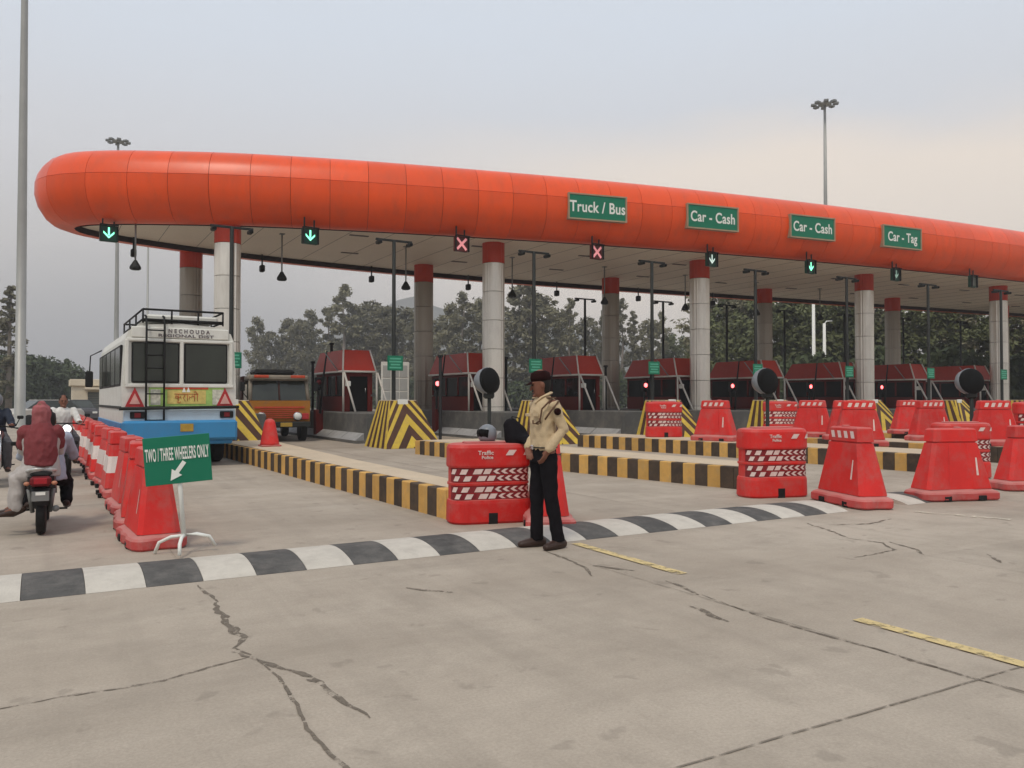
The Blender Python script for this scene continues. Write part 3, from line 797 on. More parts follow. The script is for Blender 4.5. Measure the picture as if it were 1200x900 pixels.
def lane_signal(x, y, state, lab):
    t = thing('lane_signal', lab, 'lane signal', (x, y, 7.2), math.atan(0.12), 'lane signals hung under the canopy lip')
    MB().box((0, 0, 0), (0.56, 0.14, 0.56), b=0.02).build('housing', 'led_board_red' if state == 'red' else 'led_board', t)
    vz = MB()
    for xx in (-0.28, 0.28): vz.box((xx, -0.115, 0.0), (0.02, 0.09, 0.56))
    vz.box((0, -0.135, 0.29), (0.58, 0.13, 0.02))
    vz.build('visor', 'black', t)
    br = MB()
    for xx in (-0.18, 0.18): br.box((xx, 0.02, 0.47), (0.04, 0.04, 0.38))
    br.build('bracket', 'steel_dark', t)
    a = MB()
    if state in ('green', 'pale', 'dim'):
        a.box((0, -0.078, 0.075), (0.055, 0.012, 0.26))
        for sg in (-1, 1):
            a.add([(0, -0.084, -0.17), (sg * 0.17, -0.084, 0.0), (sg * 0.17, -0.084, -0.075 + 0.15), (0, -0.084, -0.095), (0, -0.073, -0.17), (sg * 0.17, -0.073, 0.0), (sg * 0.17, -0.073, 0.075), (0, -0.073, -0.095)],
                  [(0, 1, 2, 3), (4, 5, 6, 7), (0, 1, 5, 4), (1, 2, 6, 5), (2, 3, 7, 6), (3, 0, 4, 7)])
        a.build('lit_arrow', {'green': 'led_green', 'pale': 'led_pale', 'dim': 'led_dim'}[state], t)
    elif state == 'red':
        for sg in (-1, 1):
            T = Matrix.Translation((0, -0.079 - 0.002 * sg, 0)) @ Matrix.Rotation(R(45) * sg, 4, 'Y')
            a.box((0, 0, 0), (0.09, 0.01, 0.58), T=T)
        a.build('lit_cross', 'led_red', t)
    else:
        for i in range(3):
            a.box((-0.13 + 0.13 * i, -0.078, 0.0), (0.05, 0.012, 0.4))
        a.build('unlit_lamp_strip', 'led_off', t)
for x, y, st, lab in ((1.9, 30.75, 'green', 'bright green arrow signal under the canopy nose'), (8.0, 27.7, 'green', 'bright green arrow signal between the first two front columns'),
        (13.2, 26.3, 'red', 'red cross signal just left of the second front column'), (18.45, 25.1, 'red', 'red cross signal under the Truck / Bus board'),
        (23.5, 24.1, 'pale', 'pale arrow signal in front of the third column'), (28.5, 23.3, 'green', 'green arrow signal under the board beside Car - Tag'),
        (33.6, 22.75, 'dim', 'dim arrow signal under the Car - Tag board'), (38.8, 22.2, 'off', 'unlit signal at the right end of the canopy')):
    lane_signal(x, y, st, lab)

# cameras on drop rods from the soffit, one over each lane
for i in range(8):
    x, y = 2.75 + 5.067 * i, 30.75 - 0.03 * i
    place = ['over the two wheeler lane', 'over the lane of the orange truck', 'left of the second front column', 'right of the second front column', 'left of the third front column', 'right of the third front column', 'left of the fourth front column', 'right of the fourth front column'][i]
    t = thing('drop_camera', 'dark lane camera on a rod from the soffit ' + place, 'camera', (x, y, 7.82), 0, 'lane cameras on drop rods')
    MB().tube((0, 0, -0.001), (0, 0, -1.5), 0.03, n=8).build('rod', 'steel_grey', t)
    MB().lathe([(0.05, -1.46), (0.09, -1.53), (0.18, -1.68), (0.19, -1.76), (0.14, -1.80)], 14).build('lamp_head', 'steel_dark', t)
    MB().box((0, 0, -0.02), (0.18, 0.18, 0.03)).build('mount_plate', 'steel_grey', t)
for i in range(7):
    x = 2.6 + 5.2 * i
    sp = y_span(x + 0.4)
    place = ['near the canopy nose', 'beside the first column pair', 'left of the second rear column', 'right of the second rear column', 'left of the third rear column', 'right of the third rear column', 'left of the fourth rear column'][i]
    t = thing('rear_lamp', 'small black lamp under the far edge of the canopy ' + place, 'lamp', (x + 0.4, sp[1] - 0.12, 7.82), 0, 'small lamps under the far canopy edge')
    MB().tube((0, 0, -0.001), (0, 0, -0.5), 0.035, n=6).build('stem', 'steel_dark', t)
    MB().box((0, 0, -0.62), (0.2, 0.3, 0.3), b=0.04).build('lamp_head', 'black', t)

# ================================================================== TOLL ISLAND FURNITURE
ORD = ['behind the bus', 'beside the orange truck', 'left of the guard', 'above the guard\'s cap', 'right of the guard', 'behind the third front column', 'left of the fourth front column', 'right of the fourth front column', 'at the right edge']
WHERE = ['beside the bus and orange truck', 'right of the orange truck', 'behind the second front column', 'right of the guard', 'left of the third front column', 'right of the third front column', 'left of the fourth front column', 'right of the fourth front column', 'at the far right edge']
# --- crash attenuators with chevrons
def attenuator():
    t = thing('crash_cushion', '', 'crash cushion', (0, 0, 0), 0, 'striped crash cushions at the lane island noses')
    Y0, YT, Y1, H, W, Wt = -2.85, -1.95, -0.95, 1.45, 0.92, 0.44
    core = MB()
    def P(x, y, z): return (x, y, z)
    o = 0.012
    core.loft([[(-W + o, Y0 + o, 0), (W - o, Y0 + o, 0), (W - o, Y1, 0), (-W + o, Y1, 0)], [(-Wt + o, YT + o, H - o), (Wt - o, YT + o, H - o), (Wt - o, Y1, H - o), (-Wt + o, Y1, H - o)]], 0, False)
    core.build('core', 'att_core', t)
    # front sloping face: chevron bands cut as polygons in (u,w): u across -1..1, w up 0..1
    def face(u, w, off=0.0):
        hw = W + (Wt - W) * w
        return (u * hw, Y0 + (YT - Y0) * w - off * 0.5, H * w + off * 0.85)
    K = 0.85; step = 0.23
    band = 0; c = -0.2
    while c < 1.0 + K:
        # band: c <= w + K|u| < c+step
        for sg in (-1, 1):
            poly = clip_band(c, c + step, K)
            if poly:
                pts = [(sg * u, w) for u, w in poly]
                vs = [face(u, w, 0.012) for u, w in pts] + [face(u, w, -0.006) for u, w in pts]; n = len(pts)
                MB().add(vs, [tuple(range(n)), tuple(range(n, 2 * n))] + [(i, (i + 1) % n, (i + 1) % n + n, i + n) for i in range(n)]).build('chevron_band', 'att_yellow' if band % 2 else 'att_dark', t)
        band += 1; c += step
    # side faces: slanting bands
    n = 9
    for sg in (-1, 1):
        for i in range(n):
            a, b = i / n, (i + 1) / n
            def side(q, w):
                y0 = Y0 + (YT - Y0) * w
                return (sg * (W + (Wt - W) * w + 0.008), y0 + (Y1 - y0) * q, H * w)
            g = 0.004
            vs = [side(a + g, 0), side(b - g, 0), side(b - g, 1), side(a + g, 1)]
            vs2 = [(x - sg * 0.03, y, z) for x, y, z in vs]
            MB().add(vs + vs2, [(0, 1, 2, 3), (4, 5, 6, 7), (0, 1, 5, 4), (1, 2, 6, 5), (2, 3, 7, 6), (3, 0, 4, 7)]).build('side_band', 'att_yellow' if i % 2 == 0 else 'att_dark', t)
    MB().box((0, (YT + Y1) / 2, H + 0.012), (2 * Wt, Y1 - YT, 0.03), b=0.01).build('cap_plate', 'kerb_top', t)
    MB().box((-0.05, YT - 0.06, H - 0.10), (0.34, 0.03, 0.30), b=0.005).build('white_plate', 'sign_white', t)
    return t
def clip_poly(poly, f):
    out = []
    for i in range(len(poly)):
        a, b = poly[i], poly[(i + 1) % len(poly)]
        fa, fb = f(a), f(b)
        if fa >= 0: out.append(a)
        if (fa >= 0) != (fb >= 0):
            t = fa / (fa - fb); out.append((a[0] + (b[0] - a[0]) * t, a[1] + (b[1] - a[1]) * t))
    return out
def clip_band(c0, c1, K):
    p = [(0, 0), (1, 0), (1, 1), (0, 1)]
    g = 0.004
    p = clip_poly(p, lambda q: q[1] + K * q[0] - c0 - g)
    if len(p) > 2: p = clip_poly(p, lambda q: c1 - g - q[1] - K * q[0])
    return p if len(p) > 2 else None
att = attenuator()
for k in range(9):
    lab = 'yellow and maroon striped crash cushion ' + WHERE[k]
    if k == 0: att.location = (KX[0] - 0.25, KY[0], 0); att['label'] = lab
    else: dup(att, (KX[k] - 0.25, KY[k], 0), 0, lab)

# --- concrete plinths the booths stand on
def plinth():
    t = thing('booth_plinth', '', 'concrete plinth', (0, 0, 0), 0, 'dark concrete plinths under the booths')
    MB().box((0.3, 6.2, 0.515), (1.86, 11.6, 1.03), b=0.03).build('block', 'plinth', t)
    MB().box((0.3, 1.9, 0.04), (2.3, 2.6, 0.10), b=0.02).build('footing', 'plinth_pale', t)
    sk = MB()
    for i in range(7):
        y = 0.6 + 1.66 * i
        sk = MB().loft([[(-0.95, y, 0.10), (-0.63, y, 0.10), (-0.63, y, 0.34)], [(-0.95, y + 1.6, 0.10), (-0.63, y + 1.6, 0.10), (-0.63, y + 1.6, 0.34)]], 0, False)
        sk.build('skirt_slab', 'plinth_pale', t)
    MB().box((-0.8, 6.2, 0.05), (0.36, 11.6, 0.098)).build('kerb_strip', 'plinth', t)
    return t
pl = plinth()
for k in range(9):
    lab = 'dark concrete booth plinth ' + WHERE[k]
    if k == 0: pl.location = (KX[k], KY[k], 0); pl['label'] = lab
    else: dup(pl, (KX[k], KY[k], 0), 0, lab)

# --- booths
def booth():
    t = thing('toll_booth', '', 'toll booth', (0, 0, 0), 0, 'red toll booths under the canopy')
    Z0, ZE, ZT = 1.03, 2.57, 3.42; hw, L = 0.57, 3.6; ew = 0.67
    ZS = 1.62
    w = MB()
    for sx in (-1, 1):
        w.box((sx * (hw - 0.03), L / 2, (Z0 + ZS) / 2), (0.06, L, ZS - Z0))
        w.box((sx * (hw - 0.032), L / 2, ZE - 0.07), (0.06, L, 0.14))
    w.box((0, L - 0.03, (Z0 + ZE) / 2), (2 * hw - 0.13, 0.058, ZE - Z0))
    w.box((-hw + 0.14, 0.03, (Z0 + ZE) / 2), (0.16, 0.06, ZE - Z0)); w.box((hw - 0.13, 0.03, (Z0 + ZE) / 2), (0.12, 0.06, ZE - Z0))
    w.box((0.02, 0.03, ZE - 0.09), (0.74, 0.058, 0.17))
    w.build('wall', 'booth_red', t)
    for sx in (-1, 1):
        for y in (0.04, 1.05, 2.2, L - 0.05):
            MB().box((sx * (hw - 0.034), y, (ZS + ZE) / 2), (0.055, 0.07, ZE - ZS - 0.14)).build('wall_post', 'booth_red', t)
        for y0, y1 in ((0.09, 1.0), (1.1, 2.15), (2.25, L - 0.1)):
            MB().box((sx * (hw - 0.05), (y0 + y1) / 2, (ZS + ZE) / 2 - 0.06), (0.012, y1 - y0, ZE - ZS - 0.15)).build('pane', 'booth_glass', t)
    MB().box((0, L / 2, Z0 + 0.35), (0.8, 2.8, 0.66)).build('counter', 'booth_dark', t)
    d = MB().box((0.0, 0.075, (Z0 + ZE) / 2 - 0.08), (0.76, 0.03, ZE - Z0 - 0.2)).build('door', 'booth_dark', t)
    MB().tube((0.3, 0.045, 1.75), (0.3, 0.045, 1.95), 0.015, n=6).build('door_handle', 'chrome', d)
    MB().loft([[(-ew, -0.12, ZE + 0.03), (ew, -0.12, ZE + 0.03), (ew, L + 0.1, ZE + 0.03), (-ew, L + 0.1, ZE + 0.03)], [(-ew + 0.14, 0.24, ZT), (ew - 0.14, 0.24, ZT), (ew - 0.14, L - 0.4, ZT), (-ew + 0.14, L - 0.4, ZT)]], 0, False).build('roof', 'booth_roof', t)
    tr = MB()
    for a, b in (((-ew, -0.13, ZE), (ew, -0.13, ZE)), ((-ew, -0.13, ZE), (-ew, L + 0.1, ZE)), ((ew, -0.13, ZE), (ew, L + 0.1, ZE))): tr.tube(a, b, 0.045, n=6)
    for sx in (-1, 1): tr.tube((sx * ew, -0.15, ZE), (sx * (ew - 0.14), 0.21, ZT + 0.02), 0.035, n=6)
    tr.build('eave_trim', 'white_metal', t)
    for sx in (-1, 1):
        MB().tube((sx * ew, -0.2, ZE - 0.03), (sx * ew, -0.2, Z0), 0.042, n=6).build('front_post', 'white_metal', t)
        MB().tube((sx * ew + 0.02, -0.25, ZE - 0.05), (sx * ew + 0.22, -0.95, Z0 + 0.005), 0.042, n=6).build('brace', 'white_metal', t)
    MB().box((-hw + 0.06, -0.28, 2.1), (0.16, 0.2, 0.2), b=0.02).build('camera_box', 'sign_white', t)
    MB().sweep([(-ew, 0.4, ZE + 0.01), (-ew - 0.45, 0.7, ZE + 0.75)], 0.025, 6).build('antenna_arm', 'steel_grey', t)
    return t
bt = booth()
BXY = [(KX[k] + 0.42, 30.35 - 0.577 * k) for k in range(9)]
for k in range(1, 9):
    lab = 'red roofed toll booth with white posts ' + WHERE[k]
    if k == 1: bt.location = (*BXY[1], 0); bt['label'] = lab
    else: dup(bt, (*BXY[k], 0), 0, lab)

# --- lane camera masts with a T bar and a small green plate
def tmast(h, plate=True):
    t = thing('camera_mast', '', 'camera mast')
    MB().lathe([(0.11, 0), (0.11, 0.04), (0.075, 0.05), (0.07, 2.2), (0.062, h)], 10).build('pole', 'steel_dark', t)
    MB().box((0, 0, h - 0.03), (1.3, 0.08, 0.07), b=0.01).build('cross_bar', 'steel_dark', t)
    for sx in (-1, 1):
        c = MB().box((sx * 0.55, -0.03, h - 0.13), (0.14, 0.32, 0.11), b=0.02).build('camera_housing', 'steel_dark', t)
        MB().lathe([(0.045, -0.21), (0.05, -0.185)], 8, (sx * 0.55, 0, h - 0.13), 'Y').build('lens', 'black_gloss', c)
    if plate:
        p = MB().box((0.02, -0.09, 2.72), (0.56, 0.03, 0.50), b=0.01).build('small_plate', 'green_sign', t)
        ln = MB()
        for i, (z, w) in enumerate(((2.87, 0.4), (2.77, 0.44), (2.67, 0.34), (2.57, 0.42))): ln.box((0.02, -0.108, z), (w, 0.008, 0.055))
        ln.build('plate_lines', 'green_light', p)
    return t
PLACE = ['in front of the first column pair', 'at the cushion right of the truck', 'right of the second front column', 'left of the third front column', 'right of the third front column', 'left of the fourth front column', 'right of the fourth front column', 'left of the last front column', 'right of the last front column']
tm = tmast(6.9)
for k in range(9):
    lab = 'T shaped camera mast with green plate ' + PLACE[k]
    z = 1.47
    if k == 0: tm.location = (KX[0], KY[0] - 0.25, 0); tm['label'] = lab; tm['group'] = 'camera masts on the near island noses'
    else: dup(tm, (KX[k] + (0.25 if k > 1 else 0.1), KY[k] - 0.25, 0), 0, lab)
# far side masts
tf = tmast(6.9, False); tf['group'] = 'camera masts on the exit side'
FAR = [(25.0, 35.0), (29.4, 33.8), (33.6, 33.2), (38.7, 33.5), (43.6, 33.0), (49.0, 32.6), (54.5, 32.0)]
FP = ['right of the second rear column', 'just left of the third front column', 'right of the third front column', 'left of the fourth rear column', 'left of the fourth front column', 'behind the fourth front column', 'left of the last front column']
for i, (x, y) in enumerate(FAR):
    lab = 'plain dark T mast on the exit side seen ' + FP[i]
    if i == 0: tf.location = (x, y, 0); tf['label'] = lab
    else: dup(tf, (x, y, 0), 0, lab)

# --- red lane lights and barrier posts
def lane_light(lit):
    t = thing('lane_light', '', 'signal light')
    MB().tube((0, 0, 0), (0, 0, 1.9), 0.05, n=8).build('post', 'steel_dark', t)
    MB().box((0, 0, 2.12), (0.26, 0.2, 0.5), b=0.03).build('housing', 'black', t)
    MB().lathe([(0.10, -0.115), (0.10, -0.10)], 12, (0, 0, 2.17), 'Y').build('red_lens', 'red_lamp' if lit else 'bike_red', t)
    MB().lathe([(0.10, -0.112), (0.10, -0.10)], 12, (0, 0, 1.96), 'Y').build('dark_lens', 'black_gloss', t)
    MB().box((0.02, 0.02, 0.55), (0.3, 0.35, 1.1), b=0.02).build('barrier_cabinet', 'booth_red', t)
    MB().sweep([(0.0, -0.25, 0.95), (0.1, -0.27, 2.2), (0.25, -0.3, 3.4)], [0.05, 0.045, 0.03], 6).build('raised_arm', 'black', t)
    return t
ll = lane_light(True)
for i, (k, dx, dy) in enumerate(((2, -0.78, 5.9), (3, -0.72, 5.9), (4, -0.75, 5.7), (5, -0.75, 5.7), (6, -0.75, 5.7), (7, -0.75, 5.7))):
    lab = 'red lane light and raised black arm at the booth ' + WHERE[k]
    if i == 0: ll.location = (KX[k] + dx, KY[k] + dy, 0); ll['label'] = lab; ll['group'] = 'red lane lights beside the booths'
    else: dup(ll, (KX[k] + dx, KY[k] + dy, 0), 0, lab)
lu = lane_light(False); lu.location = (KX[1] - 0.78, KY[1] + 5.4, 0); lu['label'] = 'unlit lane light and black arm between truck and booth'

# black slim posts standing between the lanes
POSTS = [((10.05, 31.6), 3.7, 'taller slim black post just left of the leftmost booth roof'), ((9.7, 33.0), 3.0, 'shorter slim black post behind the orange truck'), ((12.2, 25.9), 3.0, 'slim black post beside the pale gridded panel'), ((16.85, 29.3), 3.2, 'slim black post right of the second front column'), ((22.6, 30.0), 3.0, 'slim black post left of the second right rear column')]
for (x, y), h, lab in POSTS:
    t = thing('slim_post', lab, 'post', (x, y, 0), 0, 'slim black posts')
    MB().lathe([(0.10, 0), (0.10, 0.05), (0.06, 0.06), (0.06, h)], 8).build('shaft', 'black', t)
    MB().box((0, 0, h + 0.04), (0.16, 0.16, 0.1), b=0.02).build('cap', 'black', t)

# pale gridded panel on the exit side
t = thing('gridded_panel', 'pale panel with dark glazing bars standing beyond the orange truck lane', 'glazed panel', (17.0, 42.0, 0), R(-18))
MB().box((0, 0.05, 1.95), (1.55, 0.06, 3.3), b=0.01).build('frame', 'sign_white', t)
pane = MB().box((0, 0, 0), (0.42, 0.03, 0.66), b=0.005).mesh('pane', 'window_pane')
for i in range(3):
    for j in range(4): link('pane', pane, t, (-0.47 + 0.47 * i, 0.01, 0.85 + 0.74 * j))

# round black lamp heads on posts, one per near island
def round_head():
    t = thing('round_signal', '', 'signal', (0, 0, 0), 0, 'round black headed posts on the near islands')
    MB().lathe([(0.16, 0), (0.16, 0.03), (0.04, 0.05), (0.038, 1.2)], 10).build('post', 'steel_dark', t)
    h = link('head', None, t, (0, 0, 1.40)); 
    hm = MB().lathe([(0.06, 0.10), (0.25, 0.075), (0.285, 0.04), (0.285, -0.02), (0.25, -0.03)], 20, axis='Y').build('back_disc', 'black_gloss', t, (0, 0, 1.40))
    bpy.data.objects.remove(h)
    hm.rotation_euler = (R(8), 0, R(200))
    sh = MB().lathe([(0.292, -0.015), (0.30, -0.02), (0.27, -0.16), (0.20, -0.26), (0.10, -0.30)], 20, axis='Y').build('rim_shroud', 'helmet_grey', t, (0, 0, 1.40)); sh.rotation_euler = (R(8), 0, R(200))
    MB().box((0, 0.02, 1.12), (0.22, 0.16, 0.22), b=0.04).build('neck_box', 'steel_dark', t)
    return t
rh = round_head()
for i, (x, y, z, lab) in enumerate(((9.42, 17.2, IH + 0.006, 'round black headed post directly behind the left printed barrier'), (15.6, 14.05, IH + 0.006, 'round black headed post behind the middle printed barrier'), (20.2, 11.6, IH + 0.006, 'round black headed post behind the right printed barrier'))):
    if i == 0: rh.location = (x, y, z); rh['label'] = lab
    else: dup(rh, (x, y, z), R(-20 * i), lab)
for o_ in [o for o in bpy.data.objects if o.name.startswith('round_signal')]: o_.scale = (1.18, 1.18, 1.13)

# ================================================================== BARRIERS
def stadium(hw, hd, r, n=6):
    pts = []
    for cx, cy, a0 in ((hw - r, hd - r, 0), (-hw + r, hd - r, 90), (-hw + r, -hd + r, 180), (hw - r, -hd + r, 270)):
        for i in range(n + 1):
            a = R(a0 + 90 * i / n); pts.append((cx + r * math.cos(a), cy + r * math.sin(a)))
    return pts
def printed_barrier():
    """blow moulded barrier with rounded ends and printed rows of dashes and chevrons"""
    t = thing('printed_barrier', '', 'road barrier', (0, 0, 0), 0, 'red barriers printed with white dashes and arrows')
    hw, hd = 0.545, 0.27
    def ring(z, d): return [(x, y, z) for x, y in stadium(hw - d, hd - d, 0.21)]
    prof = [(0.0, 0.02), (0.03, 0.0), (0.27, 0.005), (0.31, 0.012), (0.32, 0.024), (0.505, 0.024), (0.51, 0.012), (0.54, 0.012), (0.545, 0.024), (0.735, 0.024), (0.745, 0.006), (0.77, 0.0), (1.0, 0.004), (1.04, 0.02), (1.055, 0.06)]
    MB().loft([ring(z, d) for z, d in prof], 0, False).build('shell', 'plastic', t)
    tp = MB()
    tp.box((0, 0, 1.062), (0.66, 0.2, 0.03), b=0.012)
    tp.build('top_rib', 'plastic_base', t)
    MB().box((0.0, -hd + 0.012, 0.07), (0.12, 0.03, 0.15), b=0.004).build('fork_slot', 'black', t)
    def surf(s, z, d):     # walk along the front and round both ends
        r = 0.21; fw = hw - 0.21
        off = 0.003 - d
        if abs(s) <= fw: return (s, -hd - off + 0.0, z)
        a = (abs(s) - fw) / r; sg = 1 if s > 0 else -1
        a = min(a, math.pi / 2)
        return (sg * (fw + (r + off) * math.sin(a)), -(hd - r) - (r + off) * math.cos(a), z)
    bn = MB()  # strips that paint the recess shading behind the white dashes
    for zc in (0.69, 0.60, 0.455, 0.365):
        for i in range(24):
            s0, s1 = -0.62 + 1.24 * i / 24, -0.62 + 1.24 * (i + 1) / 24
            vs = [surf(s_, z, 0.0255) for s_, z in ((s0, zc - 0.042), (s1, zc - 0.042), (s1, zc + 0.042), (s0, zc + 0.042))]
            bn.add(vs, [(0, 1, 2, 3)])
    bn.build('shade_strip', 'recess_shade', t, fix=False)
    pr = MB()
    def quad(pts, d):
        n = 4; d -= 0.0045
        lo = [(pts[0][0] + (pts[1][0] - pts[0][0]) * i / n, pts[0][1] + (pts[1][1] - pts[0][1]) * i / n) for i in range(n + 1)]
        hi = [(pts[3][0] + (pts[2][0] - pts[3][0]) * i / n, pts[3][1] + (pts[2][1] - pts[3][1]) * i / n) for i in range(n + 1)]
        vs = [surf(s_, z, d) for s_, z in lo + hi]
        pr.add(vs, [(i, i + 1, i + n + 2, i + n + 1) for i in range(n)])
    rows = [(0.69, 0.0), (0.60, 0.05), (0.455, 0.02), (0.365, 0.07)]
    for zc, sh in rows:
        h = 0.033; d = 0.024
        for s0, w in ((-0.60, 0.075), (-0.45, 0.09), (-0.27, 0.11), (-0.135, 0.09)):
            s0 += sh
            nseg = 1
            quad([(s0, zc - h), (s0 + w, zc - h), (s0 + w + 0.035, zc + h), (s0 + 0.035, zc + h)], d)
        for i in range(6):
            s0 = 0.0 + sh + i * 0.105; w = 0.05
            if s0 > 0.58: break
            quad([(s0, zc), (s0 + 0.05, zc + h), (s0 + 0.05 + w, zc + h), (s0 + w, zc)], d)
            quad([(s0, zc), (s0 + w, zc), (s0 + 0.05 + w, zc - h), (s0 + 0.05, zc - h)], d)
    for s0 in (0.16, 0.40):
        quad([(s0, 0.90), (s0 + 0.10, 0.90), (s0 + 0.15, 0.97), (s0 + 0.05, 0.97)], 0.0)
    pr.build('printed_rows', 'decal', t, fix=False)
    lettering('Traffic', 0.075, 'decal', t, (-0.10, -hd - 0.004, 0.935), name='printed_words')
    lettering('Police', 0.06, 'decal', t, (-0.08, -hd - 0.004, 0.875), name='printed_words')
    return t
pb = printed_barrier()
PB = [(4.76, 8.72, 14, 0.0, 'red printed barrier with a black bag on it beside the guard'), (9.80, 8.75, 16, 0.0, 'red printed barrier in the middle standing just behind the speed hump'),
      (15.2, 8.95, 22, 0.0, 'red printed barrier at right half hidden by smooth sloped barriers'), (16.1, 18.5, 25, IH + 0.006, 'small looking red printed barrier before the third striped cushion'),
      (20.9, 18.3, 40, IH + 0.006, 'far red printed barrier before the cushion right of the third column'), (22.6, 11.3, 30, IH + 0.006, 'red printed barrier at the far right edge')]
for i, (x, y, a, z, lab) in enumerate(PB):
    if i == 0: pb.location = (x, y, z); pb.rotation_euler = (0, 0, R(-a)); pb['label'] = lab; pb.scale = (0.94, 0.94, 0.915)
    else: dup(pb, (x, y, z), R(-a), lab, scale=1.0)

def wedge_barrier(band=False, dashes=True):
    """tapering water filled barrier: flared base, sloping body, stepped head"""
    t = thing('wedge_barrier', '', 'road barrier')
    rr = random.Random(3)
    # base flange with lobes
    fs_ = 0.82 if band else 1.0
    def base_ring(z, d, lob):
        pts = []
        P = stadium(0.64, 0.285, 0.1, 4)
        out = []
        for i in range(len(P)):
            a, b = P[i], P[(i + 1) % len(P)]
            n = max(1, int(math.dist(a, b) / 0.06))
            for j in range(n): out.append((a[0] + (b[0] - a[0]) * j / n, a[1] + (b[1] - a[1]) * j / n))
        out = [(x * (1 - d / 0.64), y * (1 - d / 0.285) * fs_) for x, y in out]
        return [(x * (1 + lob * 0.03 * math.cos(7 * math.atan2(y * 2, x))), y * (1 + lob * 0.05 * math.cos(9 * math.atan2(y * 2, x))), z) for x, y in out]
    MB().loft([base_ring(0.0, 0.015, 1), base_ring(0.02, 0, 1), base_ring(0.10, 0.0, 0.8), base_ring(0.125, 0.02, 0.5), base_ring(0.165, 0.10, 0.0)], 0, False).build('base_flange', 'plastic_base', t)
    sl = MB()
    for sx in (-0.3, 0.3):
        for sy in (-1, 1): sl.box((sx, sy * 0.273, 0.035), (0.13, 0.05, 0.072), b=0.006)
    sl.build('drain_slot', 'black', t)
    def ring(z, hw, hd, c=0.05, g=0.0):
        pts = [(-hw + c, -hd), (-hw * 0.40, -hd), (-hw * 0.34, -hd + g), (hw * 0.34, -hd + g), (hw * 0.40, -hd), (hw - c, -hd), (hw, -hd + c), (hw, hd - c), (hw - c, hd), (-hw + c, hd), (-hw, hd - c), (-hw, -hd + c)]
        return [(x, y, z) for x, y in pts]
    H0, H1 = 0.16, 0.84
    def at(z): 
        q = (z - H0) / (H1 - H0); return 0.565 - 0.175 * q, 0.215 - 0.085 * q
    zs = [H0, 0.40, 0.66, H1] if band else [H0, 0.30, 0.6, H1]
    body = MB()
    for i in range(3):
        a, b = zs[i], zs[i + 1]
        mi = 1 if band and i == 1 else 0
        body.loft([ring(a, *at(a), g=0.012), ring(b, *at(b), g=0.012)], mi, False, i in (0, 2))
    body.build('body', ['plastic', 'plastic_white'], t)
    MB().loft([ring(H1, 0.365, 0.108, 0.03), ring(0.855, 0.36, 0.105, 0.03), ring(0.862, 0.388, 0.130, 0.03), ring(1.035, 0.365, 0.118, 0.03), ring(1.055, 0.34, 0.095, 0.03)], 0, False).build('head_block', 'plastic', t)
    MB().lathe([(0.055, 1.05), (0.055, 1.068), (0.045, 1.075), (0.02, 1.075)], 12, (0.12, 0, 0)).build('fill_cap', 'plastic_base', t)
    if dashes:
        d = MB()
        for sy in (-1, 1):
            for i in range(4):
                x = -0.30 + 0.16 * i
                y0 = sy * 0.1305; y1 = sy * 0.1235
                d.add([(x, y0, 0.905), (x + 0.085, y0, 0.905), (x + 0.125, y1, 1.0), (x + 0.04, y1, 1.0)], [(0, 1, 2, 3)])
        d.build('head_dashes', 'decal', t, fix=False)
    st = MB()
    for sx, sy in ((0.30, -1), (-0.30, 1)):
        a, b = at(0.36)[1] + 0.003, at(0.62)[1] + 0.003
        st.add([(sx - 0.02, sy * a, 0.36), (sx + 0.02, sy * a, 0.36), (sx + 0.01, sy * b, 0.62), (sx - 0.015, sy * b, 0.62)], [(0, 1, 2, 3)])
    st.build('marker_strip', 'decal', t, fix=False)
    return t
wb = wedge_barrier(); wb['group'] = 'plain red sloped barriers'
plain = wedge_barrier(False, False); plain['group'] = 'plain red sloped barriers'
banded = wedge_barrier(True, False); banded['group'] = 'red and white barriers along the two wheeler lane'
first = {'w': [wb], 'p': [plain], 'b': [banded]}
def place(kind, x, y, z, deg, lab, sc=1.0):
    src = {'w': wb, 'p': plain, 'b': banded}[kind]
    if first[kind]:
        first[kind].pop(); src.location = (x, y, z); src.rotation_euler = (0, 0, R(deg)); src['label'] = lab
        return src
    return dup(src, (x, y, z), R(deg), lab)
place('w', 10.0, 7.48, 0.012, 69, 'red sloped barrier with white dashes left of the biggest smooth barrier').scale = (1, 1, 1.04)
place('p', 11.80, 7.10, 0.012, -18, 'biggest smooth red sloped barrier with flared base at right')
place('p', 14.25, 7.2, 0.012, -22, 'smooth red sloped barrier cut by the right edge of the photo')
place('p', 5.30, 8.22, 0.004, -118, 'red sloped barrier standing directly behind the guard\'s legs')
place('w', 15.85, 16.1, IH + 0.006, -70, 'lone red sloped barrier in front of the third front column')
place('w', 19.9, 16.2, IH + 0.006, -60, 'red sloped barrier left of the cushion beside the fourth column')
place('w', 17.0, 12.5, IH + 0.006, -35, 'red dashed barrier behind the dashed barrier nearest the middle')
place('w', 19.4, 14.6, IH + 0.006, -40, 'red dashed barrier half hidden between two dashed barriers')
place('w', 21.0, 13.2, IH + 0.006, -20, 'red dashed barrier below the fourth front column')
place('w', 24.6, 16.2, IH + 0.006, -22, 'broad red dashed barrier alone beyond the gap at right')
place('w', 19.9, 10.9, IH + 0.006, -30, 'red dashed barrier behind the biggest smooth barrier')
place('w', 27.2, 15.2, 0.004, -25, 'red dashed barrier left of the right round headed post')
place('w', 28.6, 14.6, 0.004, -20, 'far red dashed barrier left of the last front column')
place('w', 30.6, 14.2, IH + 0.006, -20, 'far red dashed barrier below the last front column')
place('w', 25.6, 12.4, IH + 0.006, -30, 'red dashed barrier behind the right printed barrier')
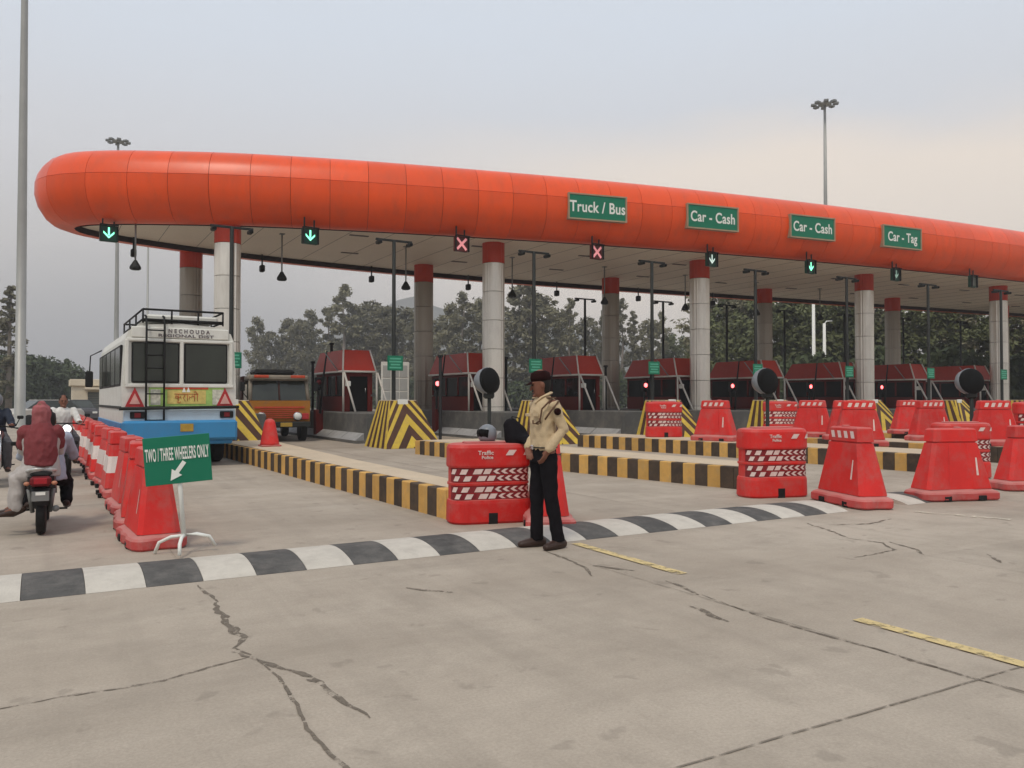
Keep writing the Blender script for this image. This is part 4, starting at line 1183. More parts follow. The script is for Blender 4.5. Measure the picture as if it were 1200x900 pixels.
place('w', 31.8, 13.2, 0.004, -20, 'far red dashed barrier at the right edge of the photo')
QP = ['nearest all red barrier behind the green board', 'second all red barrier behind the green board', 'third all red barrier of the left row']
for i, (x, y) in enumerate(((0.95, 9.22), (0.97, 10.62), (1.0, 12.02))):
    place('p', x + 0.05, y, 0.004, 90 + (3, -4, 2)[i], QP[i]).scale = (0.86, 0.95, 0.94)
ys = [14.0, 15.6, 17.3, 18.8, 20.2, 21.6, 23.0, 24.4, 25.8, 27.2, 28.7, 30.2]
QB = ['nearest red and white barrier of the left row', 'second nearest red and white barrier of the left row', 'third nearest red and white barrier of the left row'] + [o_ + ' red and white barrier of the left row, counted from the near end' for o_ in ('fourth', 'fifth', 'sixth', 'seventh', 'eighth', 'ninth', 'tenth', 'eleventh')] + ['farthest red and white barrier of the left row']
for i, y in enumerate(ys):
    place('b', 1.02 + 0.03 * math.sin(i * 2.1) - 0.004 * i, y, 0.004, 90 + 5 * math.sin(i * 1.7), QB[i]).scale = (0.84, 0.95, 0.95)

# small red cone in front of the first cushion
t = thing('traffic_cone', 'small red cone at the end of the nearest kerbed island', 'traffic cone', (4.72, 19.6, IH + 0.006))
MB().box((0, 0, 0.02), (0.46, 0.46, 0.04), b=0.015).build('base', 'plastic_base', t)
MB().lathe([(0.23, 0.04), (0.22, 0.08), (0.18, 0.3), (0.13, 0.56), (0.10, 0.63), (0.04, 0.66)], 16).build('cone', 'plastic', t)

# black bag and grey helmet on the left printed barrier
t = thing('carry_bag', 'slumped black bag hanging over the barrier beside the guard', 'bag', (5.06, 8.58, 0.988), R(-14))
b_ = MB()
b_.sweep([(-0.05, 0.02, 0.20), (0.0, 0.0, 0.10), (0.02, -0.02, 0.03)], [(0.10, 0.08), (0.15, 0.12), (0.16, 0.13)], 12, round_ends=True)
b_.sweep([(0.05, -0.06, 0.05), (0.12, -0.22, 0.02), (0.14, -0.27, -0.06)], [(0.10, 0.05), (0.09, 0.05), (0.06, 0.03)], 10, round_ends=True)
remesh(b_, 'pouch', 'trouser', 0.02, t)
MB().sweep([(-0.08, 0, 0.18), (-0.04, -0.02, 0.30), (0.05, -0.02, 0.28), (0.06, 0, 0.12)], 0.012, 6).build('strap', 'black', t)
t = thing('helmet', 'grey helmet with dark visor resting on the left printed barrier', 'helmet', (4.76, 8.74, 0.988), R(-70))
h_ = MB().lathe([(0.09, 0.0), (0.112, 0.03), (0.117, 0.09), (0.104, 0.15), (0.063, 0.19), (0.02, 0.205)], 18)
h_.build('shell', 'helmet_grey', t)
MB().sweep([(-0.085, -0.078, 0.09), (0, -0.114, 0.10), (0.085, -0.078, 0.09)], [(0.02, 0.05)] * 3, 8, ref=(0, 1, 0)).build('visor', 'black_gloss', t)

# ================================================================== GREEN BOARD FOR TWO WHEELERS
t = thing('direction_board', 'green board reading TWO / THREE WHEELERS ONLY on a white stand', 'sign board', (1.21, 8.36, 0.01), R(-8))
t.rotation_euler = (0, R(-4.5), R(-10))
st = MB()
st.sweep([(0, 0.01, 0.16), (0.0, 0.01, 1.10)], 0.022, 8)
for a in (18, 162, 262):
    c_, s_ = math.cos(R(a)), math.sin(R(a))
    st.sweep([(0.0, 0.01, 0.17), (0.12 * c_, 0.01 + 0.10 * s_, 0.165), (0.24 * c_, 0.01 + 0.20 * s_, 0.12), (0.29 * c_, 0.01 + 0.24 * s_, 0.02)], 0.017, 8)
st.build('stand', 'sign_white', t)
MB().box((0.0, -0.02, 0.91), (0.60, 0.012, 0.46), b=0.003).build('board', 'green_sign', t)
w_ = lettering('TWO / THREE WHEELERS ONLY', 0.17, 'sign_white', t, (0.0, -0.029, 0.965))
w_.scale = (0.57 / max(w_.dimensions.x, 0.01), 1, 1)
ar = MB()
T = Matrix.Translation((-0.01, -0.030, 0.80)) @ Matrix.Rotation(R(38), 4, 'Y')
ar.prism([(-0.02, 0.11), (0.02, 0.11), (0.02, -0.01), (0.055, -0.01), (0, -0.11), (-0.055, -0.01), (-0.02, -0.01)], -0.003, 0.003, 'XZ', T=T)
ar.build('arrow', 'sign_white', t)

# ================================================================== BUS (seen from behind)
def wheel_meshes(r, w, name='wheel'):
    tyre = MB().lathe([(r * 0.62, -w / 2), (r * 0.93, -w / 2), (r, -w * 0.35), (r, w * 0.35), (r * 0.93, w / 2), (r * 0.62, w / 2)], 24, axis='X').mesh('tyre', 'black')
    rim = MB().lathe([(r * 0.60, -w * 0.42), (r * 0.5, -w * 0.30), (r * 0.2, -w * 0.36), (0.03, -w * 0.36), (0.03, w * 0.36), (r * 0.2, w * 0.36), (r * 0.5, w * 0.30), (r * 0.60, w * 0.42)], 20, axis='X').mesh('rim', 'steel_grey')
    return tyre, rim
def add_wheel(parent, tyre, rim, loc):
    w = link('wheel', tyre, parent, loc)
    link('rim', rim, w, (0, 0, 0))
bus = thing('bus', 'white and blue bus with a roof rack and ladder seen from behind', 'bus', (2.64, 19.0, 0), R(0.5))
W, Lb = 2.36, 6.9
hw = W / 2
body = MB()
prof = [(-hw, 0.95), (-hw, 1.75), (-hw + 0.05, 2.80), (-hw + 0.12, 2.98), (-hw + 0.32, 3.12), (0, 3.18), (hw - 0.32, 3.12), (hw - 0.12, 2.98), (hw - 0.05, 2.80), (hw, 1.75), (hw, 0.95)]
body.loft([[(x, 0.04, z) for x, z in prof], [(x, Lb, z) for x, z in prof]], 0, False)
body.box((0, 0.05, 1.93), (0.01, 0.01, 0.01))
body.build('body', 'bus_white', bus)
up = MB(); up.box((0, 0.02, 2.96), (W - 0.34, 0.05, 0.24), b=0.02); up.build('roof_header', 'bus_white', bus)
for x0, x1 in ((-1.00, -0.04), (0.06, 0.98)):
    f = MB().box(((x0 + x1) / 2, 0.022, 2.30), (x1 - x0, 0.05, 0.88), b=0.02).build('rear_window', 'black', bus)
    MB().box(((x0 + x1) / 2, -0.005, 2.30), (x1 - x0 - 0.07, 0.012, 0.81)).build('pane', 'bus_glass', f)
pil = MB()
for x in (-1.09, 0.01, 1.06): pil.box((x, 0.015, 2.30), (0.08, 0.07, 0.98), b=0.015)
pil.box((0, 0.015, 1.80), (2.24, 0.07, 0.08), b=0.015); pil.box((0, 0.015, 2.79), (2.2, 0.07, 0.07), b=0.015)
pil.build('window_surround', 'bus_white', bus)
pn = MB().box((0.13, 0.02, 1.56), (1.55, 0.04, 0.42)).build('painted_panel', 'bus_green', bus)
MB().box((0.12, -0.004, 1.55), (0.80, 0.012, 0.30), b=0.002).build('name_ground', 'bus_art_yellow', pn)
MB().box((0.78, -0.004, 1.55), (0.24, 0.012, 0.34)).build('art_square', 'bus_art_pale', pn)
MB().box((-0.52, -0.004, 1.55), (0.20, 0.012, 0.34)).build('art_square', 'bus_art_pale', pn)
MB().box((0.12, -0.003, 1.745), (0.9, 0.014, 0.045)).build('valance', 'truck_band', pn)
MB().prism([(0.02, 1.66), (0.06, 1.78), (0.10, 1.66)], -0.014, -0.004).prism([(0.11, 1.66), (0.15, 1.78), (0.19, 1.66)], -0.014, -0.004).build('emblem', 'sign_white', pn)
# the painted place name, drawn stroke by stroke (headline and letters hanging from it)
nm = MB()
def stroke(pts, r=0.011):
    nm.sweep([(x, -0.014, z) for x, z in pts], [(r, 0.006)] * len(pts), 6, ref=(0, 1, 0))
bx, bz = -0.14, 1.62
stroke([(bx, bz), (bx + 0.50, bz)])
stroke([(bx + 0.08, bz), (bx + 0.08, bz - 0.16)]); stroke([(bx + 0.08, bz - 0.06), (bx + 0.03, bz - 0.04), (bx + 0.02, bz - 0.09), (bx + 0.08, bz - 0.09), (bx + 0.13, bz - 0.05), (bx + 0.14, bz - 0.10)])
stroke([(bx + 0.06, bz - 0.17), (bx + 0.10, bz - 0.20), (bx + 0.13, bz - 0.17)])
stroke([(bx + 0.19, bz), (bx + 0.22, bz - 0.04), (bx + 0.18, bz - 0.08), (bx + 0.23, bz - 0.16)]); stroke([(bx + 0.27, bz), (bx + 0.27, bz - 0.16)])
stroke([(bx + 0.42, bz), (bx + 0.42, bz - 0.16)]); stroke([(bx + 0.41, bz - 0.06), (bx + 0.37, bz - 0.04), (bx + 0.34, bz - 0.08), (bx + 0.31, bz - 0.05), (bx + 0.31, bz - 0.12)])
stroke([(bx + 0.48, bz), (bx + 0.48, bz - 0.16)]); stroke([(bx + 0.40, bz + 0.04), (bx + 0.44, bz + 0.06), (bx + 0.48, bz)])
nm.build('painted_name', 'truck_band', pn)
w_ = lettering('N E C H O U D A', 0.12, 'bus_letter', bus, (0.16, -0.011, 3.00)); w_.scale = (0.86 / w_.dimensions.x, 1, 1)
w_ = lettering('REGIONAL DIST', 0.09, 'bus_letter', bus, (0.10, -0.011, 2.90)); w_.scale = (1.15 / w_.dimensions.x, 1, 1)
for sx in (-0.93, 0.93):
    tr = MB().prism([(sx - 0.19, 1.34), (sx + 0.19, 1.34), (sx, 1.76)], -0.012, 0.03).build('warning_triangle', 'reflect_red', bus)
    MB().prism([(sx - 0.105, 1.40), (sx + 0.105, 1.40), (sx, 1.63)], -0.022, -0.010).build('triangle_centre', 'reflect_pink', tr)
MB().tube((-1.24, -0.1, 1.30), (1.22, -0.1, 1.33), 0.035, n=8).build('guard_bar', 'steel_dark', bus)
MB().box((0, 0.0, 1.15), (2.30, 0.09, 0.27), b=0.02).build('lower_panel', 'bus_skyblue', bus)
bmp = MB().box((0, -0.04, 0.82), (2.36, 0.26, 0.44), b=0.05).box((0, 0.04, 0.56), (2.2, 0.16, 0.12), b=0.03).build('bumper', 'bus_blue', bus)
MB().box((0.10, -0.178, 0.88), (0.27, 0.012, 0.17), b=0.003).build('number_plate', 'plate_yellow', bus)
for sx in (-0.88, 0.96): 
    l_ = MB().box((sx, -0.055, 1.16), (0.29, 0.05, 0.15), b=0.015).build('tail_light', 'black', bus)
    MB().box((sx, -0.082, 1.16), (0.12, 0.01, 0.10)).build('lens', 'bike_red', l_)
ld = MB()
for x in (-0.72, -0.36): ld.sweep([(x, -0.10, 0.98), (x, -0.12, 3.10), (x, -0.02, 3.30), (x, 0.2, 3.34)], 0.022, 8)
for z in (1.05, 1.34, 1.62, 1.90, 2.18, 2.46, 2.74, 3.0): ld.tube((-0.72, -0.11, z), (-0.36, -0.11, z), 0.017, n=6)
ld.build('ladder', 'black', bus)
rk = MB()
for z in (3.24, 3.46):
    rk.sweep([(-0.78, 0.02, z), (0.88, 0.02, z)], 0.026, 6); rk.sweep([(-0.78, 4.2, z), (0.88, 4.2, z)], 0.026, 6)
    for x in (-0.78, 0.88): rk.sweep([(x, 0.02, z), (x, 4.2, z)], 0.022, 6)
rk.box((0.05, 0.05, 3.225), (1.68, 0.06, 0.07))
for x in (-0.78, -0.2, 0.35, 0.88): rk.tube((x, 0.02, 3.16), (x, 0.02, 3.47), 0.02, n=6)
for y in (1.4, 2.8, 4.2):
    for x in (-0.78, 0.88): rk.tube((x, y, 3.1), (x, y, 3.47), 0.02, n=6)
rk.build('roof_rack', 'black', bus)
MB().box((0.05, 2.1, 3.30), (1.5, 3.9, 0.14), b=0.04).build('rack_board', 'bus_white', bus)
for sx in (-1, 1):
    for i in range(5):
        y0 = 0.35 + i * 1.28
        f = MB().box((sx * (hw - 0.012), y0 + 0.58, 2.24), (0.05, 1.16, 0.90), b=0.015).build('side_window', 'black', bus)
        MB().box((sx * (hw + 0.012), y0 + 0.58, 2.24), (0.012, 1.08, 0.80)).build('pane', 'bus_glass', f)
    MB().box((sx * hw, Lb / 2, 0.78), (0.05, Lb - 0.1, 0.42), b=0.01).build('side_skirt', 'bus_blue', bus)
    MB().box((sx * (hw + 0.004), Lb / 2, 1.32), (0.03, Lb - 0.2, 0.06)).build('side_rail', 'steel_dark', bus)
    mr = MB().sweep([(sx * (hw - 0.05), Lb - 0.1, 2.9), (sx * (hw + 0.22), Lb + 0.15, 2.75), (sx * (hw + 0.24), Lb + 0.15, 2.3)], 0.018, 6).build('mirror_arm', 'black', bus)
    MB().box((sx * (hw + 0.25), Lb + 0.15, 2.08), (0.2, 0.1, 0.46), b=0.03).build('mirror', 'black', mr)
MB().box((0, Lb / 2, 0.75), (2.1, Lb - 0.3, 0.4)).build('chassis', 'black', bus)
ty, rm = wheel_meshes(0.46, 0.26)
for x in (-1.0, -0.70, 0.70, 1.0): add_wheel(bus, ty, rm, (x, 1.45, 0.46))
for x in (-1.0, 1.0): add_wheel(bus, ty, rm, (x, Lb - 1.2, 0.46))
ax = MB().tube((-0.9, 1.45, 0.46), (0.9, 1.45, 0.46), 0.09).sphere((0, 1.45, 0.46), 0.2).build('axle', 'black', bus)

# ================================================================== TRUCK (facing us)
trk = thing('truck', 'old orange truck with a black roof load waiting between two booth islands', 'truck', (7.18, 28.4, 0), R(-6))
cab = MB()
cab.loft([[(-1.05, 0.05, 0.72), (1.05, 0.05, 0.72), (1.05, 1.7, 0.72), (-1.05, 1.7, 0.72)], [(-1.05, 0.0, 1.46), (1.05, 0.0, 1.46), (1.05, 1.7, 1.46), (-1.05, 1.7, 1.46)]], 0, False)
cab.build('cab', 'truck_orange', trk)
gr = MB()
for i in range(5): gr.box((0, -0.012, 0.86 + 0.07 * i), (1.3, 0.02, 0.03))
gr.build('grille', 'truck_band', trk)
MB().box((0.0, 0.0, 1.22), (1.7, 0.03, 0.06)).build('trim_strip', 'truck_band', trk)
cu = MB()
for sx in (-1, 1): cu.sweep([(sx * 1.0, 0.05, 1.46), (sx * 0.95, 0.32, 2.16)], 0.07, 6)
cu.box((0, 0.85, 2.26), (2.06, 1.5, 0.2), b=0.06)
cu.box((0, 1.65, 1.85), (2.04, 0.08, 0.8))
cu.build('cab_upper', 'truck_cream', trk)
f = MB().loft([[(-0.93, 0.07, 1.47), (0.93, 0.07, 1.47), (0.93, 0.10, 1.47), (-0.93, 0.10, 1.47)], [(-0.88, 0.32, 2.16), (0.88, 0.32, 2.16), (0.88, 0.35, 2.16), (-0.88, 0.35, 2.16)]], 0, False).build('windscreen', 'bus_glass', trk)
MB().tube((0, 0.05, 1.47), (0, 0.30, 2.16), 0.03, n=6).build('divider', 'brown_tarp', f)
for sx in (-1, 1): MB().box((sx * 0.62, 0.0, 2.30), (0.5, 0.06, 0.1), b=0.02).build('marker_board', 'truck_band', trk)
MB().box((-0.15, 0.9, 2.46), (1.4, 1.3, 0.2), b=0.08).build('roof_load', 'black', trk)
bp = MB().box((0, -0.12, 0.62), (2.1, 0.16, 0.2), b=0.04).build('bumper', 'steel_dark', trk)
for sx in (-1, 1):
    h_ = MB().lathe([(0.16, -0.05), (0.16, 0.05)], 16, (sx * 0.62, 0.0, 0.90), 'Y').build('headlight', 'chrome', trk)
    MB().lathe([(0.12, -0.07), (0.13, -0.045)], 16, (sx * 0.62, 0.0, 0.90), 'Y').build('lens', 'sign_white', h_)
    MB().box((sx * 0.88, -0.03, 0.90), (0.24, 0.05, 0.22), b=0.02).build('indicator', 'reflect_red', trk)
    m_ = MB().sweep([(sx * 1.03, 0.1, 1.5), (sx * 1.25, 0.0, 1.75), (sx * 1.25, 0.0, 2.1)], 0.016, 6).build('mirror_arm', 'black', trk)
    MB().box((sx * 1.25, -0.01, 1.95), (0.16, 0.05, 0.32), b=0.02).build('mirror', 'black', m_)
    MB().box((sx * 1.04, 0.9, 1.75), (0.05, 1.1, 0.56)).build('side_window', 'bus_glass', trk)
MB().box((0, 4.0, 1.6), (2.2, 4.4, 1.5), b=0.04).build('cargo_body', 'brown_tarp', trk)
MB().box((0, 3.2, 0.62), (1.0, 6.0, 0.24)).build('chassis', 'black', trk)
ty2, rm2 = wheel_meshes(0.42, 0.24)
for x in (-0.9, 0.9):
    add_wheel(trk, ty2, rm2, (x, 0.75, 0.42)); add_wheel(trk, ty2, rm2, (x, 4.9, 0.42))
MB().box((0.2, -0.21, 0.62), (0.4, 0.012, 0.14)).build('number_plate', 'plate_yellow', trk)

# ================================================================== PEOPLE
def person_body(J, vox, skin='skin'):
    """one continuous body from joints: J has pelvis, chest, neck, head, and per side shoulder elbow wrist hand_dir hip knee ankle toe"""
    b = MB()
    pv, ch, nk, hd = (Vector(J[k]) for k in ('pelvis', 'chest', 'neck', 'head'))
    b.sweep([pv + (ch - pv) * -0.15, pv, pv.lerp(ch, 0.45), ch, ch.lerp(nk, 0.6), nk], [(0.13, 0.09), (0.155, 0.105), (0.125, 0.09), (0.155, 0.10), (0.12, 0.08), (0.05, 0.05)], 16, round_ends=True)
    b.sweep([ch.lerp(nk, 0.8), nk, nk + (hd - nk) * 0.5], [0.055, 0.052, 0.05], 12)
    yaw = Matrix.Rotation(J.get('head_yaw', 0.0), 3, 'Z') @ Matrix.Rotation(J.get('head_nod', 0.0), 3, 'X')
    def H(x, y, z): return hd + yaw @ Vector((x, y, z))
    b.sweep([H(0, -0.012, -0.125), H(0, -0.016, -0.09), H(0, -0.006, -0.04), H(0, 0.004, 0.02), H(0, 0.008, 0.07), H(0, 0.01, 0.105)], [(0.032, 0.04), (0.052, 0.068), (0.066, 0.086), (0.073, 0.095), (0.068, 0.088), (0.045, 0.06)], 16, round_ends=True)
    b.sweep([H(0, -0.088, 0.015), H(0, -0.105, -0.022), H(0, -0.112, -0.035)], [0.010, 0.014, 0.012], 8, round_ends=True)
    b.sphere(H(0, -0.085, -0.098), (0.024, 0.02, 0.016))
    for s in (-1, 1):
        b.sphere(H(s * 0.075, 0.012, -0.01), (0.010, 0.022, 0.032))
        b.sphere(H(s * 0.03, -0.09, 0.03), (0.028, 0.012, 0.009))
    for sd, sg in (('l', 1), ('r', -1)):
        sh, el, wr = (Vector(J[sd + k]) for k in ('_shoulder', '_elbow', '_wrist'))
        b.sweep([sh, sh.lerp(el, 0.5), el, el.lerp(wr, 0.4), wr], [0.052, 0.044, 0.036, 0.035, 0.024], 12, round_ends=True)
        d = Vector(J[sd + '_hand']).normalized()
        side = Vector(J.get(sd + '_palm', (0, 1, 0))); side = (side - d * side.dot(d)).normalized(); pn = d.cross(side)
        palm = wr + d * 0.055
        b.sweep([wr, wr + d * 0.03, wr + d * 0.085], [(0.022, 0.020), (0.038, 0.015), (0.040, 0.013)], 10, ref=side, round_ends=True)
        for i, (off, ln) in enumerate(((-0.031, 0.068), (-0.010, 0.078), (0.011, 0.073), (0.031, 0.058))):
            a = wr + d * 0.088 + side * off
            b.sweep([a, a + d * ln * 0.5 + pn * 0.006, a + d * ln * 0.8 + pn * 0.022, a + d * ln * 0.95 + pn * 0.036], [0.0085, 0.008, 0.0075, 0.007], 7, round_ends=True)
        a = wr + d * 0.035 - side * 0.030
        b.sweep([a, a - side * 0.022 + d * 0.025 + pn * 0.008, a - side * 0.026 + d * 0.058 + pn * 0.014], [0.012, 0.0105, 0.009], 7, round_ends=True)
        hp, kn, an, to = (Vector(J[sd + k]) for k in ('_hip', '_knee', '_ankle', '_toe'))
        b.sweep([hp, hp.lerp(kn, 0.5), kn, kn.lerp(an, 0.35), an], [0.085, 0.07, 0.052, 0.05, 0.035], 12, round_ends=True)
        b.sweep([an + (an - to) * 0.15 + Vector((0, 0, -0.03)), an.lerp(to, 0.5) + Vector((0, 0, -0.01)), to], [0.034, 0.034, 0.022], 10, round_ends=True)
    return b

def guard():
    J = dict(pelvis=(0, 0, 0.95), chest=(0, -0.005, 1.30), neck=(0, 0.005, 1.475), head=(0, -0.03, 1.60), head_yaw=R(-22), head_nod=R(10),
             l_shoulder=(0.18, 0.015, 1.405), l_elbow=(0.212, 0.115, 1.165), l_wrist=(0.185, -0.045, 0.965), l_hand=(-0.25, -0.35, -0.85), l_palm=(0.3, -0.8, 0.2),
             r_shoulder=(-0.18, 0.0, 1.405), r_elbow=(-0.225, 0.06, 1.15), r_wrist=(-0.12, -0.12, 0.98), r_hand=(0.7, -0.2, -0.5), r_palm=(-0.3, -0.8, -0.2),
             l_hip=(0.088, 0, 0.92), l_knee=(0.10, 0.03, 0.50), l_ankle=(0.115, 0.11, 0.085), l_toe=(0.165, -0.06, 0.03),
             r_hip=(-0.088, 0, 0.92), r_knee=(-0.09, -0.03, 0.50), r_ankle=(-0.095, -0.03, 0.085), r_toe=(-0.11, -0.21, 0.03))
    t = thing('person', 'guard in khaki shirt, black trousers and dark cap standing on the road looking left', 'person')
    remesh(person_body(J, 0), 'body', 'skin', 0.0075, t, smooth=1)
    V = lambda k: Vector(J[k])
    sh = MB()
    sh.sweep([(0, 0, 0.955), (0, 0, 1.0), (0, -0.005, 1.09), (0, -0.012, 1.22), (0, -0.010, 1.32), (0, 0.0, 1.40), (0, 0.008, 1.455), (0, 0.008, 1.49)],
             [(0.160, 0.112), (0.166, 0.118), (0.160, 0.116), (0.166, 0.121), (0.176, 0.118), (0.158, 0.10), (0.10, 0.075), (0.066, 0.064)], 20)
    for sd in 'lr':
        s_, e_, w_ = V(sd + '_shoulder'), V(sd + '_elbow'), V(sd + '_wrist')
        sh.sweep([s_ + (Vector((0, 0, 0)) - Vector((s_.x, 0, 0))) * 0.35, s_, s_.lerp(e_, 0.5), e_, e_.lerp(w_, 0.5), e_.lerp(w_, 0.93)], [0.070, 0.068, 0.059, 0.052, 0.048, 0.042], 14, round_ends=True)
    remesh(sh, 'shirt', 'khaki', 0.009, t, smooth=2, folds=0.006, fscale=13)
    co = MB()
    co.sweep([(-0.06, -0.05, 1.475), (-0.075, 0.0, 1.50), (-0.04, 0.06, 1.52), (0.04, 0.06, 1.52), (0.075, 0.0, 1.50), (0.06, -0.05, 1.475), (0.02, -0.10, 1.42)], [(0.012, 0.026)] * 7, 8, ref=(0, 0, 1), round_ends=True)
    co.build('collar', 'khaki', t)
    tr = MB()
    tr.sweep([(0, 0, 0.84), (0, 0.0, 0.90), (0, 0, 0.98)], [(0.155, 0.115), (0.162, 0.118), (0.155, 0.112)], 18)
    for sd in 'lr':
        h_, k_, a_ = V(sd + '_hip'), V(sd + '_knee'), V(sd + '_ankle')
        tr.sweep([h_ + Vector((0, 0, -0.0)), h_.lerp(k_, 0.4), k_, k_.lerp(a_, 0.5), a_ + Vector((0, 0, -0.02))], [0.096, 0.088, 0.070, 0.064, 0.066], 16, round_ends=False)
    remesh(tr, 'trousers', 'trouser', 0.010, t, smooth=2, folds=0.005, fscale=11)
    MB().sweep([(0.165 * math.cos(a), 0.117 * math.sin(a), 0.985) for a in [2 * math.pi * i / 24 for i in range(25)]], [(0.006, 0.019)] * 25, 6, ref=(0, 0, 1)).build('belt', 'black', t)
    MB().box((0, -0.13, 0.985), (0.05, 0.02, 0.045), b=0.006).build('buckle', 'chrome', t)
    for sd in 'lr':
        a_, o_ = V(sd + '_ankle'), V(sd + '_toe')
        d = (o_ - a_); d.z = 0; d.normalize()
        s_ = MB(); base = Vector((a_.x, a_.y, 0.04))
        s_.sweep([base - d * 0.065, base, base + d * 0.08 + Vector((0, 0, -0.003)), base + d * 0.175 + Vector((0, 0, -0.012))], [(0.042, 0.048), (0.049, 0.056), (0.052, 0.046), (0.042, 0.032)], 12, ref=(d.y, -d.x, 0), round_ends=True)
        s_.build('shoe', 'shoe', t)
    hd = V('head'); yaw = Matrix.Translation(hd) @ Matrix.Rotation(J['head_yaw'], 4, 'Z') @ Matrix.Rotation(J['head_nod'], 4, 'X')
    c = MB()
    c.sweep([(0, 0.008, 0.035), (0, 0.010, 0.075), (0, 0.014, 0.115), (0, 0.016, 0.135)], [(0.081, 0.104), (0.083, 0.107), (0.074, 0.094), (0.04, 0.055)], 20, T=yaw, round_ends=False)
    cap = c.build('cap', 'cap', t)
    v_ = MB(); v_.loft([[(0.075 * math.sin(a), -0.085 - 0.012 * math.cos(a), 0.045) for a in [-1.4 + 2.8 * i / 10 for i in range(11)]], [(0.072 * math.sin(a), -0.085 - 0.075 * math.cos(a), 0.022) for a in [-1.4 + 2.8 * i / 10 for i in range(11)]], [(0.072 * math.sin(a), -0.085 - 0.072 * math.cos(a), 0.017) for a in [-1.4 + 2.8 * i / 10 for i in range(11)]], [(0.075 * math.sin(a), -0.085 - 0.01 * math.cos(a), 0.040) for a in [-1.4 + 2.8 * i / 10 for i in range(11)]]], 0, True, False, T=yaw, closed=False)
    v_.build('visor', 'cap', cap)
    hr = MB().sweep([(0, 0.028, -0.05), (0, 0.030, 0.0), (0, 0.018, 0.045)], [(0.058, 0.062), (0.072, 0.078), (0.079, 0.094)], 16, T=yaw, round_ends=True); hr.build('hair', 'hair', t)
    for s_ in (-1, 1):
        MB().sphere((s_ * 0.03, -0.088, 0.006), (0.013, 0.010, 0.008), T=yaw).build('eye', 'eye', t)
    MB().sphere((0, -0.089, -0.066), (0.024, 0.009, 0.008), T=yaw).build('mouth', 'lip', t)
    MB().sphere((0, -0.098, -0.052), (0.022, 0.006, 0.006), T=yaw).build('moustache', 'hair', t)
    MB().sweep([(0.10, -0.10, 1.27), (0.15, -0.115, 1.23), (0.13, -0.13, 1.215), (0.04, -0.142, 1.22), (0.03, -0.138, 1.25)], 0.008, 6).sweep([(0.21, -0.02, 1.46), (0.17, -0.11, 1.36), (0.155, -0.122, 1.25), (0.10, -0.140, 1.22)], 0.009, 6).sweep([(0.235, 0.05, 1.44), (0.245, -0.05, 1.34), (0.20, -0.09, 1.26)], 0.009, 6).build('whistle_cord', 'cord', t)
    for s_ in (-1, 1):
        MB().box((s_ * 0.155, 0.005, 1.468), (0.12, 0.055, 0.014), b=0.004, T=Matrix.Identity(4)).build('epaulette', 'cord' if s_ > 0 else 'khaki', t)
        MB().box((s_ * 0.085, -0.134, 1.30), (0.10, 0.014, 0.03), b=0.004).build('pocket_flap', 'khaki', t)
    pz = V('l_shoulder').lerp(V('l_elbow'), 0.33)
    MB().lathe([(0.036, -0.004), (0.036, 0.004)], 14, axis='X', T=Matrix.Translation(pz + Vector((0.068, -0.028, 0.01))) @ Matrix.Rotation(R(-25), 4, 'Z') @ Matrix.Rotation(R(10), 4, 'Y')).build('sleeve_badge', 'cap', t)
    return t
g = guard()
g.location = (4.39, 6.87, 0.003)
g.rotation_euler = (0, 0, R(-94))
g.scale = (0.98, 1.0, 1.03)

